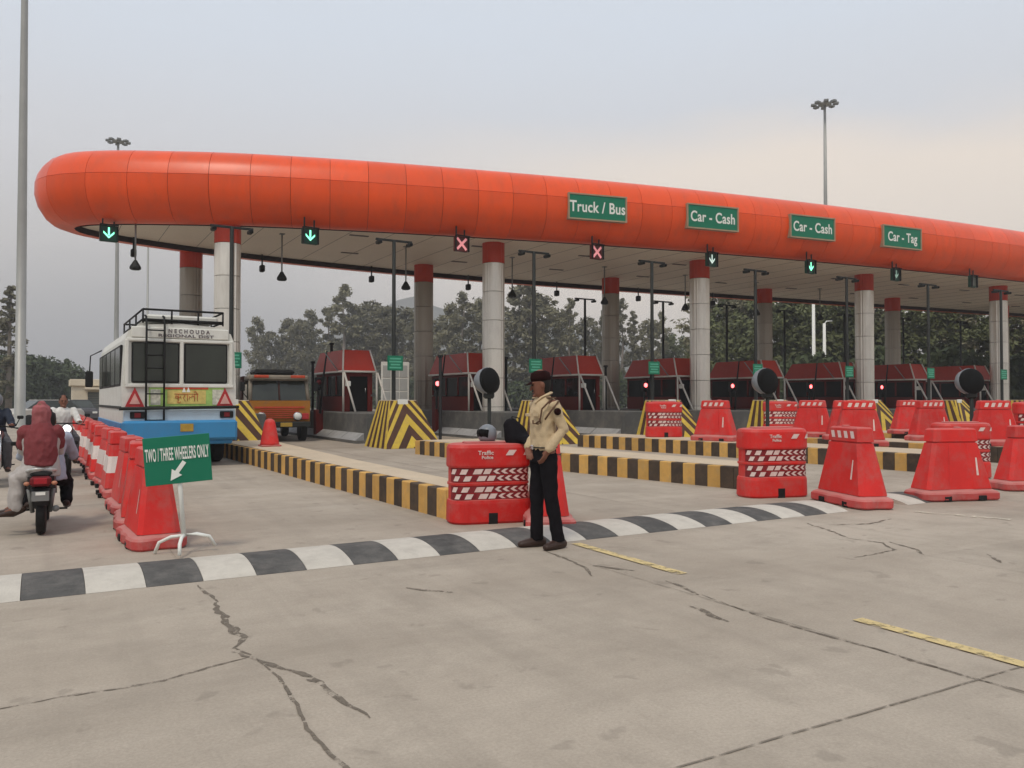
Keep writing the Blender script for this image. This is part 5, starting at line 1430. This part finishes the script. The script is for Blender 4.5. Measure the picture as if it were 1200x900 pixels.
def seated(label, loc, rz, hair='hair', top='white_shirt', legs='grey_cloth', scarf=None, side=0, lean=0.05, head_z=1.30, seat=0.80, reach=0.45, helmet=None, narrow=1.0):
    """a rider: local forward is -Y"""
    t = thing('person', label, 'person', loc, rz)
    ch = seat + 0.36
    if side == 0:
        legsJ = dict(l_hip=(0.09, 0, seat + 0.05), l_knee=(0.20, -0.40, seat - 0.08), l_ankle=(0.20, -0.22, 0.30), l_toe=(0.22, -0.38, 0.25), r_hip=(-0.09, 0, seat + 0.05), r_knee=(-0.20, -0.40, seat - 0.08), r_ankle=(-0.20, -0.22, 0.30), r_toe=(-0.22, -0.38, 0.25))
    else:
        legsJ = dict(l_hip=(0.09 * 1, -0.05, seat + 0.05), l_knee=(0.24, -0.16, seat - 0.03), l_ankle=(0.25, -0.12, 0.32), l_toe=(0.33, -0.20, 0.27), r_hip=(0.05, 0.08, seat + 0.05), r_knee=(0.22, 0.02, seat - 0.03), r_ankle=(0.22, 0.04, 0.32), r_toe=(0.32, 0.02, 0.27))
    J = dict(pelvis=(0, 0, seat + 0.08), chest=(0, -lean * 0.6, ch), neck=(0, -lean, ch + 0.19), head=(0, -lean - 0.02, ch + 0.30),
             l_shoulder=(0.18, -lean * 0.8, ch + 0.11), l_elbow=(0.27, -lean - 0.16, ch - 0.12), l_wrist=(0.26, -lean - reach, ch - 0.10), l_hand=(0, -1, -0.15), l_palm=(1, 0, 0),
             r_shoulder=(-0.18, -lean * 0.8, ch + 0.11), r_elbow=(-0.27, -lean - 0.16, ch - 0.12), r_wrist=(-0.26, -lean - reach, ch - 0.10), r_hand=(0, -1, -0.15), r_palm=(1, 0, 0), **legsJ)
    if narrow != 1.0:
        for k_ in J:
            if k_[2:] in ('shoulder', 'elbow', 'wrist'): J[k_] = (J[k_][0] * narrow * (0.78 if k_.endswith('elbow') else 0.6 if k_.endswith('wrist') else 1), J[k_][1], J[k_][2])
    remesh(person_body(J, 0), 'body', 'skin', 0.011, t, smooth=1)
    V = lambda k: Vector(J[k])
    s_ = MB()
    s_.sweep([(0, 0, seat - 0.02), (0, 0, seat + 0.10), (0, -lean * 0.3, seat + 0.24), (0, -lean * 0.6, ch), (0, -lean * 0.9, ch + 0.11), (0, -lean, ch + 0.18)], [(0.20, 0.17), (0.185, 0.15), (0.165, 0.13), (0.185, 0.135), (0.165, 0.11), (0.07, 0.07)], 16)
    for sd in 'lr':
        a, e, w = V(sd + '_shoulder'), V(sd + '_elbow'), V(sd + '_wrist')
        s_.sweep([a * 1.0, a.lerp(e, 0.5), e, e.lerp(w, 0.75)], [0.072, 0.065, 0.055, 0.048], 12, round_ends=True)
    remesh(s_, 'shirt', top, 0.013, t, folds=0.008, fscale=12)
    l_ = MB()
    for sd in 'lr':
        h, k, a = V(sd + '_hip'), V(sd + '_knee'), V(sd + '_ankle')
        l_.sweep([h, h.lerp(k, 0.5), k, k.lerp(a, 0.5), a], [0.105, 0.095, 0.078, 0.07, 0.062], 12, round_ends=True)
    remesh(l_, 'trousers', legs, 0.013, t, folds=0.007, fscale=12)
    for sd in 'lr':
        a, o = V(sd + '_ankle'), V(sd + '_toe'); d = (o - a).normalized()
        MB().sweep([a - d * 0.06 + Vector((0, 0, -0.05)), a + d * 0.05 + Vector((0, 0, -0.045)), a + d * 0.19], [(0.04, 0.04), (0.046, 0.04), (0.035, 0.022)], 10, round_ends=True).build('shoe', 'shoe', t)
    h = V('head')
    if scarf:
        c = MB()
        c.sweep([h + Vector((0, 0.02, -0.22)), h + Vector((0, 0.015, -0.13)), h + Vector((0, 0.014, -0.05)), h + Vector((0, 0.012, 0.03)), h + Vector((0, 0.012, 0.09)), h + Vector((0, 0.012, 0.12))], [(0.13, 0.12), (0.095, 0.10), (0.088, 0.105), (0.094, 0.112), (0.08, 0.10), (0.04, 0.05)], 16, round_ends=True)
        remesh(c, 'head_scarf', scarf[0], 0.010, t, folds=0.007, fscale=16)
        d = MB()
        d.sweep([(0.01, 0.03, seat + 0.11), (0.0, 0.035, seat + 0.22), (0, 0.03, ch), (0, 0.01, ch + 0.10), (0, -lean * 0.5, ch + 0.19)], [(0.185 * narrow, 0.16), (0.20 * narrow, 0.155), (0.20 * narrow, 0.15), (0.18 * narrow, 0.13), (0.10, 0.10)], 18)
        for sd in 'lr':
            a, e = V(sd + '_shoulder'), V(sd + '_elbow')
            d.sweep([a, a.lerp(e, 0.6)], [0.078, 0.07], 12, round_ends=True)
        remesh(d, 'shawl', scarf[1], 0.011, t, folds=0.010, fscale=12)
    elif helmet:
        MB().sphere(h + Vector((0, 0.01, 0.03)), (0.125, 0.145, 0.14), n=16).build('helmet', helmet, t)
    else:
        MB().sweep([h + Vector((0, 0.03, -0.05)), h + Vector((0, 0.03, 0.03)), h + Vector((0, 0.015, 0.09)), h + Vector((0, 0.012, 0.115))], [(0.07, 0.075), (0.082, 0.098), (0.075, 0.092), (0.045, 0.055)], 14, round_ends=True).build('hair', hair, t)
    if side == 0:
        for s in (-1, 1): MB().sphere(h + Vector((s * 0.03, -0.09, 0.006)), (0.012, 0.01, 0.008)).build('eye', 'eye', t)
    return t

def motorbike(label, loc, rz, lamp=False):
    """local forward is -Y, rear axle at the origin"""
    t = thing('motorcycle', label, 'motorcycle', loc, rz)
    ty, rm = wheel_meshes(0.30, 0.11)
    add_wheel(t, ty, rm, (0, 0, 0.30)); add_wheel(t, ty, rm, (0, -1.25, 0.30))
    MB().sweep([(0, 0.05, 0.70), (0, 0.27, 0.62), (0, 0.33, 0.42)], [(0.11, 0.02), (0.115, 0.02), (0.085, 0.015)], 10).build('rear_mudguard', 'bike_dark', t)
    MB().sweep([(0, -1.0, 0.58), (0, -1.25, 0.65), (0, -1.48, 0.52)], [(0.07, 0.02)] * 3, 10).build('front_mudguard', 'bike_red', t)
    MB().box((0, 0.345, 0.545), (0.20, 0.012, 0.13), b=0.004).build('number_plate', 'steel_grey', t)
    MB().box((0, 0.353, 0.58), (0.11, 0.006, 0.04)).build('plate_words', 'sign_white', t)
    tl = MB().box((0, 0.30, 0.74), (0.24, 0.12, 0.13), b=0.03).build('tail_unit', 'bike_red', t)
    MB().box((0, 0.365, 0.745), (0.15, 0.02, 0.08), b=0.01).build('tail_light', 'tail_red', tl)
    for s in (-1, 1):
        MB().sphere((s * 0.155, 0.33, 0.715), (0.035, 0.03, 0.028)).build('indicator', 'lens_orange', t)
        MB().loft([[(s * 0.07, 0.28, 0.66), (s * 0.16, 0.2, 0.66), (s * 0.17, -0.4, 0.50), (s * 0.06, -0.4, 0.50)], [(s * 0.07, 0.32, 0.80), (s * 0.15, 0.25, 0.80), (s * 0.16, -0.4, 0.74), (s * 0.06, -0.4, 0.74)]], 0, False).build('side_panel', 'bike_dark', t)
        MB().tube((s * 0.10, 0.02, 0.30), (s * 0.14, 0.14, 0.62), 0.028, n=8).build('shock_absorber', 'steel_grey', t)
        MB().tube((s * 0.07, -1.25, 0.30), (s * 0.07, -0.95, 0.95), 0.024, n=8).build('fork', 'chrome', t)
        MB().tube((s * 0.10, -0.25, 0.30), (s * 0.30, -0.22, 0.30), 0.014, n=6).build('foot_peg', 'steel_dark', t)
        m = MB().sweep([(s * 0.30, -0.90, 1.02), (s * 0.36, -0.95, 1.16)], 0.008, 6).build('mirror_arm', 'black', t)
        MB().box((s * 0.37, -0.95, 1.18), (0.10, 0.03, 0.06), b=0.012).build('mirror', 'black', m)
    MB().sweep([(0.0, 0.26, 0.82), (0, 0.0, 0.84), (0, -0.35, 0.80), (0, -0.55, 0.80)], [(0.12, 0.035), (0.145, 0.05), (0.13, 0.05), (0.09, 0.05)], 12, round_ends=True).build('seat', 'black', t)
    MB().sweep([(-0.15, -0.05, 0.83), (-0.165, 0.18, 0.87), (-0.10, 0.33, 0.90), (0.0, 0.36, 0.90), (0.10, 0.33, 0.90), (0.165, 0.18, 0.87), (0.15, -0.05, 0.83)], 0.02, 8).build('grab_rail', 'silver', t)
    MB().sweep([(0, -0.5, 0.78), (0, -0.7, 0.86), (0, -0.92, 0.82)], [(0.10, 0.09), (0.14, 0.12), (0.09, 0.09)], 12, round_ends=True).build('fuel_tank', 'bike_red', t)
    MB().box((0, -0.6, 0.42), (0.24, 0.42, 0.34), b=0.06).build('engine', 'steel_dark', t)
    MB().tube((-0.17, 0.22, 0.36), (-0.16, -0.4, 0.28), 0.045, n=10).build('exhaust', 'steel_grey', t)
    MB().sweep([(-0.34, -0.80, 0.98), (-0.15, -0.93, 1.02), (0.15, -0.93, 1.02), (0.34, -0.80, 0.98)], 0.014, 6).build('handlebar', 'steel_dark', t)
    h = MB().sphere((0, -1.05, 0.92), (0.10, 0.09, 0.10), n=14).build('headlight', 'bike_dark', t)
    MB().lathe([(0.078, -0.098), (0.078, -0.05)], 14, (0, -1.05, 0.92), 'Y').build('lens', 'headlamp' if lamp else 'chrome', h)
    return t
bx0, by0 = 0.0, 10.4
mb_ = motorbike('dark motorcycle with red tail light ridden away by two people', (bx0, by0, 0.004), R(178)); mb_.scale = (0.84, 0.9, 0.82)
seated('pillion rider in maroon head scarf and shawl over pale clothes seen from behind', (bx0 - 0.01, by0 + 0.0, 0.0), R(180), top='pale_kurta', legs='pale_kurta', scarf=('maroon_pale', 'maroon'), side=-1, seat=0.665, reach=0.22, lean=0.03, narrow=0.82)
seated('motorcycle driver in pale shirt mostly hidden behind the maroon scarf', (bx0 + 0.06, by0 + 0.40, 0.0), R(180), top='pale_blue', legs='trouser', seat=0.58, lean=0.14)
motorbike('oncoming motorcycle with lit headlight beside the red and white barriers', (0.36, 19.2, 0.004), R(3), lamp=True)
seated('rider in white shirt on the oncoming motorcycle', (0.36, 18.75, 0.0), R(3), top='white_shirt', legs='grey_cloth', seat=0.80, lean=0.08)
motorbike('motorcycle with lit headlight at the left edge of the photo', (-0.74, 17.6, 0.004), R(2), lamp=True)
seated('rider in dark jacket at the left edge of the photo', (-0.74, 17.15, 0.0), R(2), top='navy', legs='grey_cloth', seat=0.80, lean=0.08, helmet='helmet_grey')

# ================================================================== FAR LEFT: BUILDING, PARKED CARS
t = thing('gate_house', 'small flat roofed cream building with grey shutter beyond the bus', 'building', (4.0, 62, 0))
w = MB()
w.box((-1.85, 0, 1.2), (0.9, 3.0, 2.4)); w.box((1.4, 0, 1.2), (2.0, 3.0, 2.4)); w.box((-0.5, 0.1, 2.2), (1.8, 2.8, 0.4)); w.box((-0.5, 1.45, 1.0), (1.8, 0.1, 2.0))
w.build('wall', 'cream_wall', t)
MB().box((0.05, 0, 2.62), (5.0, 3.3, 0.44), b=0.02).build('parapet', 'cream_wall', t)
MB().box((0.3, -1.75, 2.22), (3.8, 0.6, 0.14), b=0.02).build('canopy_slab', 'cream_wall', t)
sh_ = MB()
for i in range(12): sh_.box((-0.5, -1.2, 0.1 + 0.162 * i), (1.78, 0.05, 0.15), b=0.01)
sh_.build('roller_shutter', 'grey_shutter', t)
def car(label, x, y, rz, m):
    t = thing('parked_car', label, 'car', (x, y, 0), rz)
    b = MB()
    L = [(-2.0, 0.35, 0.75, 0.80), (-1.9, 0.30, 0.92, 0.84), (-0.9, 0.25, 1.0, 0.86), (0.9, 0.25, 1.0, 0.86), (1.8, 0.3, 0.95, 0.84), (2.0, 0.4, 0.8, 0.78)]
    b.loft([[(x_, -w, z0), (x_, -w, z1 - 0.1), (x_, -w + 0.12, z1), (x_, w - 0.12, z1), (x_, w, z1 - 0.1), (x_, w, z0)] for x_, z0, z1, w in L], 0, False)
    b.build('body', m, t)
    MB().loft([[(-1.3, -0.78, 0.98), (1.7, -0.78, 0.98), (1.7, 0.78, 0.98), (-1.3, 0.78, 0.98)], [(-0.6, -0.62, 1.44), (1.2, -0.62, 1.44), (1.2, 0.62, 1.44), (-0.6, 0.62, 1.44)]], 0, False).build('glasshouse', 'bus_glass', t)
    MB().box((0.3, 0, 1.455), (1.8, 1.26, 0.05), b=0.02).build('roof', m, t)
    ty, rm = wheel_meshes(0.31, 0.2)
    for x_ in (-1.25, 1.25):
        for y_ in (-0.76, 0.76):
            w_ = link('wheel', ty, t, (x_, y_, 0.31)); w_.rotation_euler = (0, 0, R(90)); link('rim', rm, w_)
    for s in (-1, 1): MB().box((-2.0, s * 0.6, 0.68), (0.06, 0.28, 0.12), b=0.02).build('headlight', 'sign_white', t)
car('dusty pale car parked far away left of the small cream building', 0.1, 56, R(25), 'car_white')
car('dark silver car parked far away against the small cream building', 1.9, 58.5, R(100), 'grey_cloth')

# ================================================================== LIGHT MASTS
def mast(label, x, y, h, r=0.28):
    t = thing('light_mast', label, 'light mast', (x, y, 0), 0, 'tall floodlight masts')
    MB().lathe([(r * 1.5, 0), (r * 1.5, 0.05), (r, 0.06), (r * 0.85, h * 0.33), (r * 0.60, h * 0.7), (r * 0.42, h)], 12).build('shaft', 'mast', t)
    MB().lathe([(0.55, h - 0.25), (0.6, h - 0.2), (0.6, h - 0.05), (0.2, h + 0.05)], 14).build('ring_frame', 'mast', t)
    for i in range(8):
        a = i * math.pi / 4
        MB().box((1.0, 0, h - 0.15), (0.5, 0.42, 0.22), b=0.04, T=Matrix.Rotation(a, 4, 'Z')).box((0.7, 0, h - 0.1), (0.4, 0.05, 0.05), T=Matrix.Rotation(a, 4, 'Z')).build('floodlight', 'steel_grey', t)
mast('thick light mast rising out of the top of the photo at far left', -1.05, 50.5, 34, 0.27)
mast('light mast whose lamps show above the canopy nose', 6.9, 97.6, 30)
mast('light mast standing tall above the Car - Cash board at right', 64.6, 50.9, 30)
t = thing('lamp_post', 'thin pole beyond the bus roof left of the rear column', 'lamp post', (8.2, 80, 0))
MB().lathe([(0.2, 0), (0.12, 0.1), (0.08, 16)], 8).build('shaft', 'mast', t)
MB().sweep([(0, 0, 15.9), (0.5, 0, 16.3), (1.5, 0, 16.4)], 0.05, 6).build('arm', 'mast', t)
for x, y, h, lab in ((55.5, 45.0, 10, 'pale slim pole seen left of the fourth front column'), (57.6, 45.6, 8, 'shorter pale slim pole left of the fourth front column')):
    t = thing('lamp_post', lab, 'lamp post', (x, y, 0))
    MB().lathe([(0.22, 0), (0.16, 0.1), (0.12, h)], 8).build('shaft', 'sign_white', t)
    MB().sweep([(0, 0, h - 0.05), (0.3, 0, h + 0.2), (1.0, 0, h + 0.25)], 0.05, 6).build('arm', 'sign_white', t)

# ================================================================== TREES
def crown_mesh(seed, m, h, w, z0, lobes, leaves, leaf, up=0.4, open_=0.7):
    rr = random.Random(seed); vs, fs = [], []
    L = []
    for i in range(lobes):
        q = (i + rr.random()) / lobes
        z = z0 + (h - z0) * q
        env = math.sin(math.pi * (0.12 + 0.80 * q)) ** 0.8
        a = rr.uniform(0, 2 * math.pi); d = w * env * rr.uniform(0.15, 0.85)
        L.append((d * math.cos(a), d * math.sin(a), z, w * rr.uniform(0.10, 0.30) * (0.7 + 0.5 * env)))
    for i in range(leaves):
        x, y, z, r = L[rr.randrange(len(L))]
        v = Vector((rr.gauss(0, 1), rr.gauss(0, 1), rr.gauss(0, 1))).normalized() * r * rr.uniform(0.0, 1.0) ** 0.45 * (1 + 0.5 * rr.random() ** 4)
        c = Vector((x + v.x, y + v.y, z + v.z * 0.8))
        n = (v.normalized() * 0.6 + Vector((rr.uniform(-1, 1), rr.uniform(-1, 1), rr.uniform(-0.6, 1)))).normalized()
        t = n.orthogonal().normalized(); t = Matrix.Rotation(rr.uniform(0, 6.28), 3, n) @ t; b = n.cross(t)
        s = leaf * rr.uniform(0.6, 1.3)
        k = len(vs)
        vs += [tuple(c + t * s), tuple(c + b * s * 0.45), tuple(c - t * s), tuple(c - b * s * 0.45)]
        fs.append((k, k + 1, k + 2, k + 3))
    me = bpy.data.meshes.new('crown'); me.from_pydata(vs, [], fs); me.materials.append(M[m]); me.update()
    return me, L
def trunk_mesh(seed, h, r, L):
    rr = random.Random(seed); mb = MB()
    top = h * 0.92
    bend = [Vector((0, 0, 0)), Vector((rr.uniform(-.2, .2), rr.uniform(-.2, .2), top * 0.35)), Vector((rr.uniform(-.4, .4), rr.uniform(-.4, .4), top * 0.7)), Vector((rr.uniform(-.5, .5), rr.uniform(-.5, .5), top))]
    mb.sweep(bend, [r, r * 0.75, r * 0.45, r * 0.12], 7)
    for x, y, z, q in L[:: max(1, len(L) // 9)]:
        zz = max(0.15 * h, z - math.hypot(x, y) * 0.9)
        p = bend[1].lerp(bend[2], min(max((zz / top - 0.35) / 0.35, 0), 1))
        mb.sweep([(p.x, p.y, zz), ((p.x + x) / 2, (p.y + y) / 2, (zz + z) / 2 + 0.2), (x, y, z)], [r * 0.35, r * 0.22, r * 0.08], 5)
    return mb.mesh('trunk', 'bark')
KINDS = []
for i, (m, h, w, z0, lobes, leaves, leaf, op) in enumerate((
        ('leaf_grey', 13.0, 2.6, 2.0, 62, 5600, 0.21, 0.25), ('leaf_grey', 15.0, 2.1, 3.0, 50, 4400, 0.21, 0.25), ('leaf_grey', 11.0, 2.9, 2.0, 60, 5600, 0.21, 0.3),
        ('leaf_green', 10.0, 3.4, 1.2, 70, 7600, 0.22, 0.3), ('leaf_green', 8.0, 3.2, 1.0, 60, 6600, 0.21, 0.3), ('leaf_grey', 16.0, 1.5, 2.0, 80, 4200, 0.21, 0.3), ('leaf_dark', 6.0, 3.2, 0.5, 56, 6200, 0.21, 0.3))):
    cm, L = crown_mesh(100 + i, m, h, w, z0, lobes, leaves, leaf, open_=op)
    KINDS.append((cm, trunk_mesh(200 + i, h, 0.11 + h * 0.011, L), h))
def tree(k, x, y, h, label, group, rz=0.0, wide=1.0):
    cm, tm_, h0 = KINDS[k]; s = h / h0
    t = thing('tree', label, 'tree', (x, y, -0.02), rz, group)
    t.scale = (s * wide, s * wide, s)
    link('trunk', tm_, t); link('crown', cm, t)
def uxy(u, Z):
    tt = (u - 600) / 940
    return Z * (0.505 + 0.863 * tt), Z * (0.863 - 0.505 * tt)
rt = random.Random(11)
def vz(v, Z): return 1.5 + (468 - v) * Z / 940
# back row, by what the photo shows between the columns (image column, depth, top height)
ROW = [(303, 105, 374, 0, 1.0), (318, 100, 392, 2, 1.0), (335, 103, 376, 0, 1.1), (352, 98, 378, 2, 0.9), (366, 102, 366, 0, 1.0), (384, 95, 362, 1, 1.2), (402, 92, 336, 1, 1.25), (418, 94, 360, 0, 1.1), (436, 97, 358, 2, 1.0), (452, 93, 362, 0, 1.2),
       (470, 95, 364, 2, 1.2), (490, 90, 370, 0, 1.1), (512, 92, 378, 2, 1.0), (528, 88, 358, 0, 1.0), (543, 86, 344, 1, 1.1), (560, 88, 352, 0, 1.1), (580, 85, 345, 1, 1.2), (604, 82, 338, 0, 1.3), (622, 80, 332, 1, 1.3), (640, 80, 350, 0, 1.2), (655, 84, 366, 2, 0.9),
       (668, 80, 352, 1, 0.9), (690, 84, 376, 2, 0.9), (706, 82, 366, 1, 0.7), (728, 78, 352, 1, 0.9), (742, 82, 366, 5, 1.1), (760, 82, 378, 2, 0.9), (776, 80, 366, 1, 0.7), (790, 84, 396, 4, 0.9), (812, 86, 402, 4, 0.8)]
ORDN = ['first', 'second', 'third', 'fourth', 'fifth', 'sixth', 'seventh', 'eighth', 'ninth', 'tenth']
GAPS = [(250, 366, 'above the orange truck'), (366, 462, 'right of the orange truck'), (462, 500, 'just left of the second rear column'), (500, 570, 'between the second rear and second front columns'), (570, 632, 'around the second front column'), (632, 715, 'between the second front and third rear columns'),
        (715, 826, 'between the third rear and third front columns'), (826, 905, 'between the third front and fourth rear columns'), (905, 1019, 'between the fourth rear and fourth front columns'), (1019, 1110, 'right of the fourth front column'), (1110, 1178, 'left of the last front column'), (1178, 1300, 'at the right edge')]
count = {}
KD = {0: 'full grey green', 1: 'tall grey green', 2: 'bushy grey green', 3: 'leafy green', 4: 'low dark green', 5: 'thin spiky'}
def tree_label(u, k):
    gname = [g_[2] for g_ in GAPS if g_[0] <= u < g_[1]][0]
    i = count.get(gname, 0); count[gname] = i + 1
    return '%s tree, %s from left %s' % (KD[k], ORDN[i], gname)
for u, Z, v, k, wd in ROW:
    Z *= 1.5
    x, y = uxy(u, Z)
    tree(k, x, y, vz(v, Z) * 1.01, tree_label(u, k), 'trees in the far row', rt.uniform(0, 6), wd)
ROW2 = [(835, 74, 340, 2, 1.2), (856, 70, 350, 3, 1.1), (872, 68, 338, 0, 1.2), (893, 66, 345, 3, 1.1), (918, 62, 348, 3, 1.2), (938, 64, 340, 0, 1.3), (958, 60, 352, 3, 1.1), (980, 60, 345, 3, 1.2), (1000, 58, 360, 4, 1.2), (1022, 58, 350, 3, 1.2), (1048, 57, 352, 0, 1.3),
        (1072, 56, 365, 3, 1.2), (1095, 56, 358, 3, 1.2), (1118, 55, 360, 0, 1.3), (1140, 55, 366, 3, 1.2), (1165, 54, 362, 3, 1.2), (1188, 54, 360, 0, 1.3), (1212, 54, 362, 3, 1.2)]
for u, Z, v, k, wd in ROW2:
    x, y = uxy(u, Z + 14)
    tree(k, x, y, vz(v, Z + 14), tree_label(u, k), 'trees behind the right half', rt.uniform(0, 6), wd)
for u, Z, v, k, wd, lab in ((10, 78, 336, 5, 1.5, 'tall sparse tree beside the thick mast at far left'), (33, 95, 418, 6, 1.5, 'bushy dark tree right of the thick mast'), (55, 100, 428, 6, 1.6, 'dark rounded tree top left of the small cream building'), (-8, 95, 420, 6, 1.7, 'dark tree at the left edge under the tall sparse tree'), (76, 108, 436, 6, 1.5, 'lowest dark tree top just left of the small cream building')):
    x, y = uxy(u, Z)
    tree(k, x, y, vz(v, Z), lab, 'trees at far left', rt.uniform(0, 6), wd)

# undergrowth: one leafy mass below the trees, nobody could count it
def thicket(name, pts, m, leaves, leaf, seed, h0, h1, depth):
    rr = random.Random(seed); vs, fs = [], []
    for i in range(leaves):
        q = rr.random() * (len(pts) - 1); a = int(q); f = q - a
        px = pts[a][0] + (pts[a + 1][0] - pts[a][0]) * f; py = pts[a][1] + (pts[a + 1][1] - pts[a][1]) * f
        top = h0 + (h1 - h0) * (0.5 + 0.25 * math.sin(q * 7.3) + 0.25 * math.sin(q * 17.1 + 1))
        dd = rr.uniform(-1, 1); z = top * (1 - dd * dd) ** 0.5 * rr.random() ** 0.35
        c = Vector((px + rr.gauss(0, 0.6), py + dd * depth + rr.gauss(0, 0.3), z))
        n = Vector((rr.uniform(-1, 1), rr.uniform(-1, 0.4), rr.uniform(-0.3, 1))).normalized()
        t = n.orthogonal().normalized(); t = Matrix.Rotation(rr.uniform(0, 6.28), 3, n) @ t; b = n.cross(t); s = leaf * rr.uniform(0.6, 1.4); k = len(vs)
        vs += [tuple(c + t * s), tuple(c + b * s * 0.5), tuple(c - t * s), tuple(c - b * s * 0.5)]; fs.append((k, k + 1, k + 2, k + 3))
    me = bpy.data.meshes.new(name); me.from_pydata(vs, [], fs); me.materials.append(M[m]); me.update()
    o = link(name, me); o['kind'] = 'stuff'
    return o
pts = [uxy(u, Z) for u, Z in ((240, 150), (300, 142), (400, 130), (500, 125), (600, 116), (700, 112), (800, 110), (870, 86), (950, 66), (1050, 62), (1150, 60), (1300, 60))]
thicket('undergrowth', pts, 'leaf_dark', 60000, 0.34, 5, 2.6, 5.8, 2.6)
pts = [uxy(u, Z) for u, Z in ((-120, 88), (-60, 88), (0, 90), (30, 92), (60, 98), (95, 112))]
thicket('wooded_bank', pts, 'leaf_dark', 26000, 0.30, 6, 4.5, 6.8, 3.0)

# far hill, faint in the haze
hm = MB(); n = 60; rings = []
rr = random.Random(9)
hx0, hy0 = uxy(230, 640); hx1, hy1 = uxy(900, 640)
crest = [max(2, 78 * math.exp(-((i / n - 0.36) / 0.20) ** 2) + 52 * math.exp(-((i / n - 0.68) / 0.18) ** 2) + 3 * math.sin(i * 0.9) + rr.uniform(-1.5, 1.5)) for i in range(n + 1)]
for i in range(n + 1):
    f = i / n; x = hx0 + (hx1 - hx0) * f; y = hy0 + (hy1 - hy0) * f
    rings.append([(x, y - 90, -1), (x, y - 45, crest[i] * 0.6), (x, y, crest[i]), (x, y + 60, crest[i] * 0.55), (x, y + 120, -1)])
hm.loft(rings, 0, True, False, closed=False)
struct(hm.build('hills', 'hill'))

# ================================================================== HAZE
hz = bpy.data.materials.new('haze'); hz.use_nodes = True
n_, l_ = hz.node_tree.nodes, hz.node_tree.links
n_.clear()
ho = n_.new('ShaderNodeOutputMaterial'); hv = n_.new('ShaderNodeVolumePrincipled')
hv.inputs['Color'].default_value = (0.93, 0.93, 0.95, 1); hv.inputs['Density'].default_value = 0.0012; hv.inputs['Anisotropy'].default_value = 0.15
l_.new(hv.outputs[0], ho.inputs['Volume'])
M['haze'] = hz
hb = MB().box((100, 500, 44), (2060, 1660, 92)).build('haze', 'haze')
hb['kind'] = 'stuff'
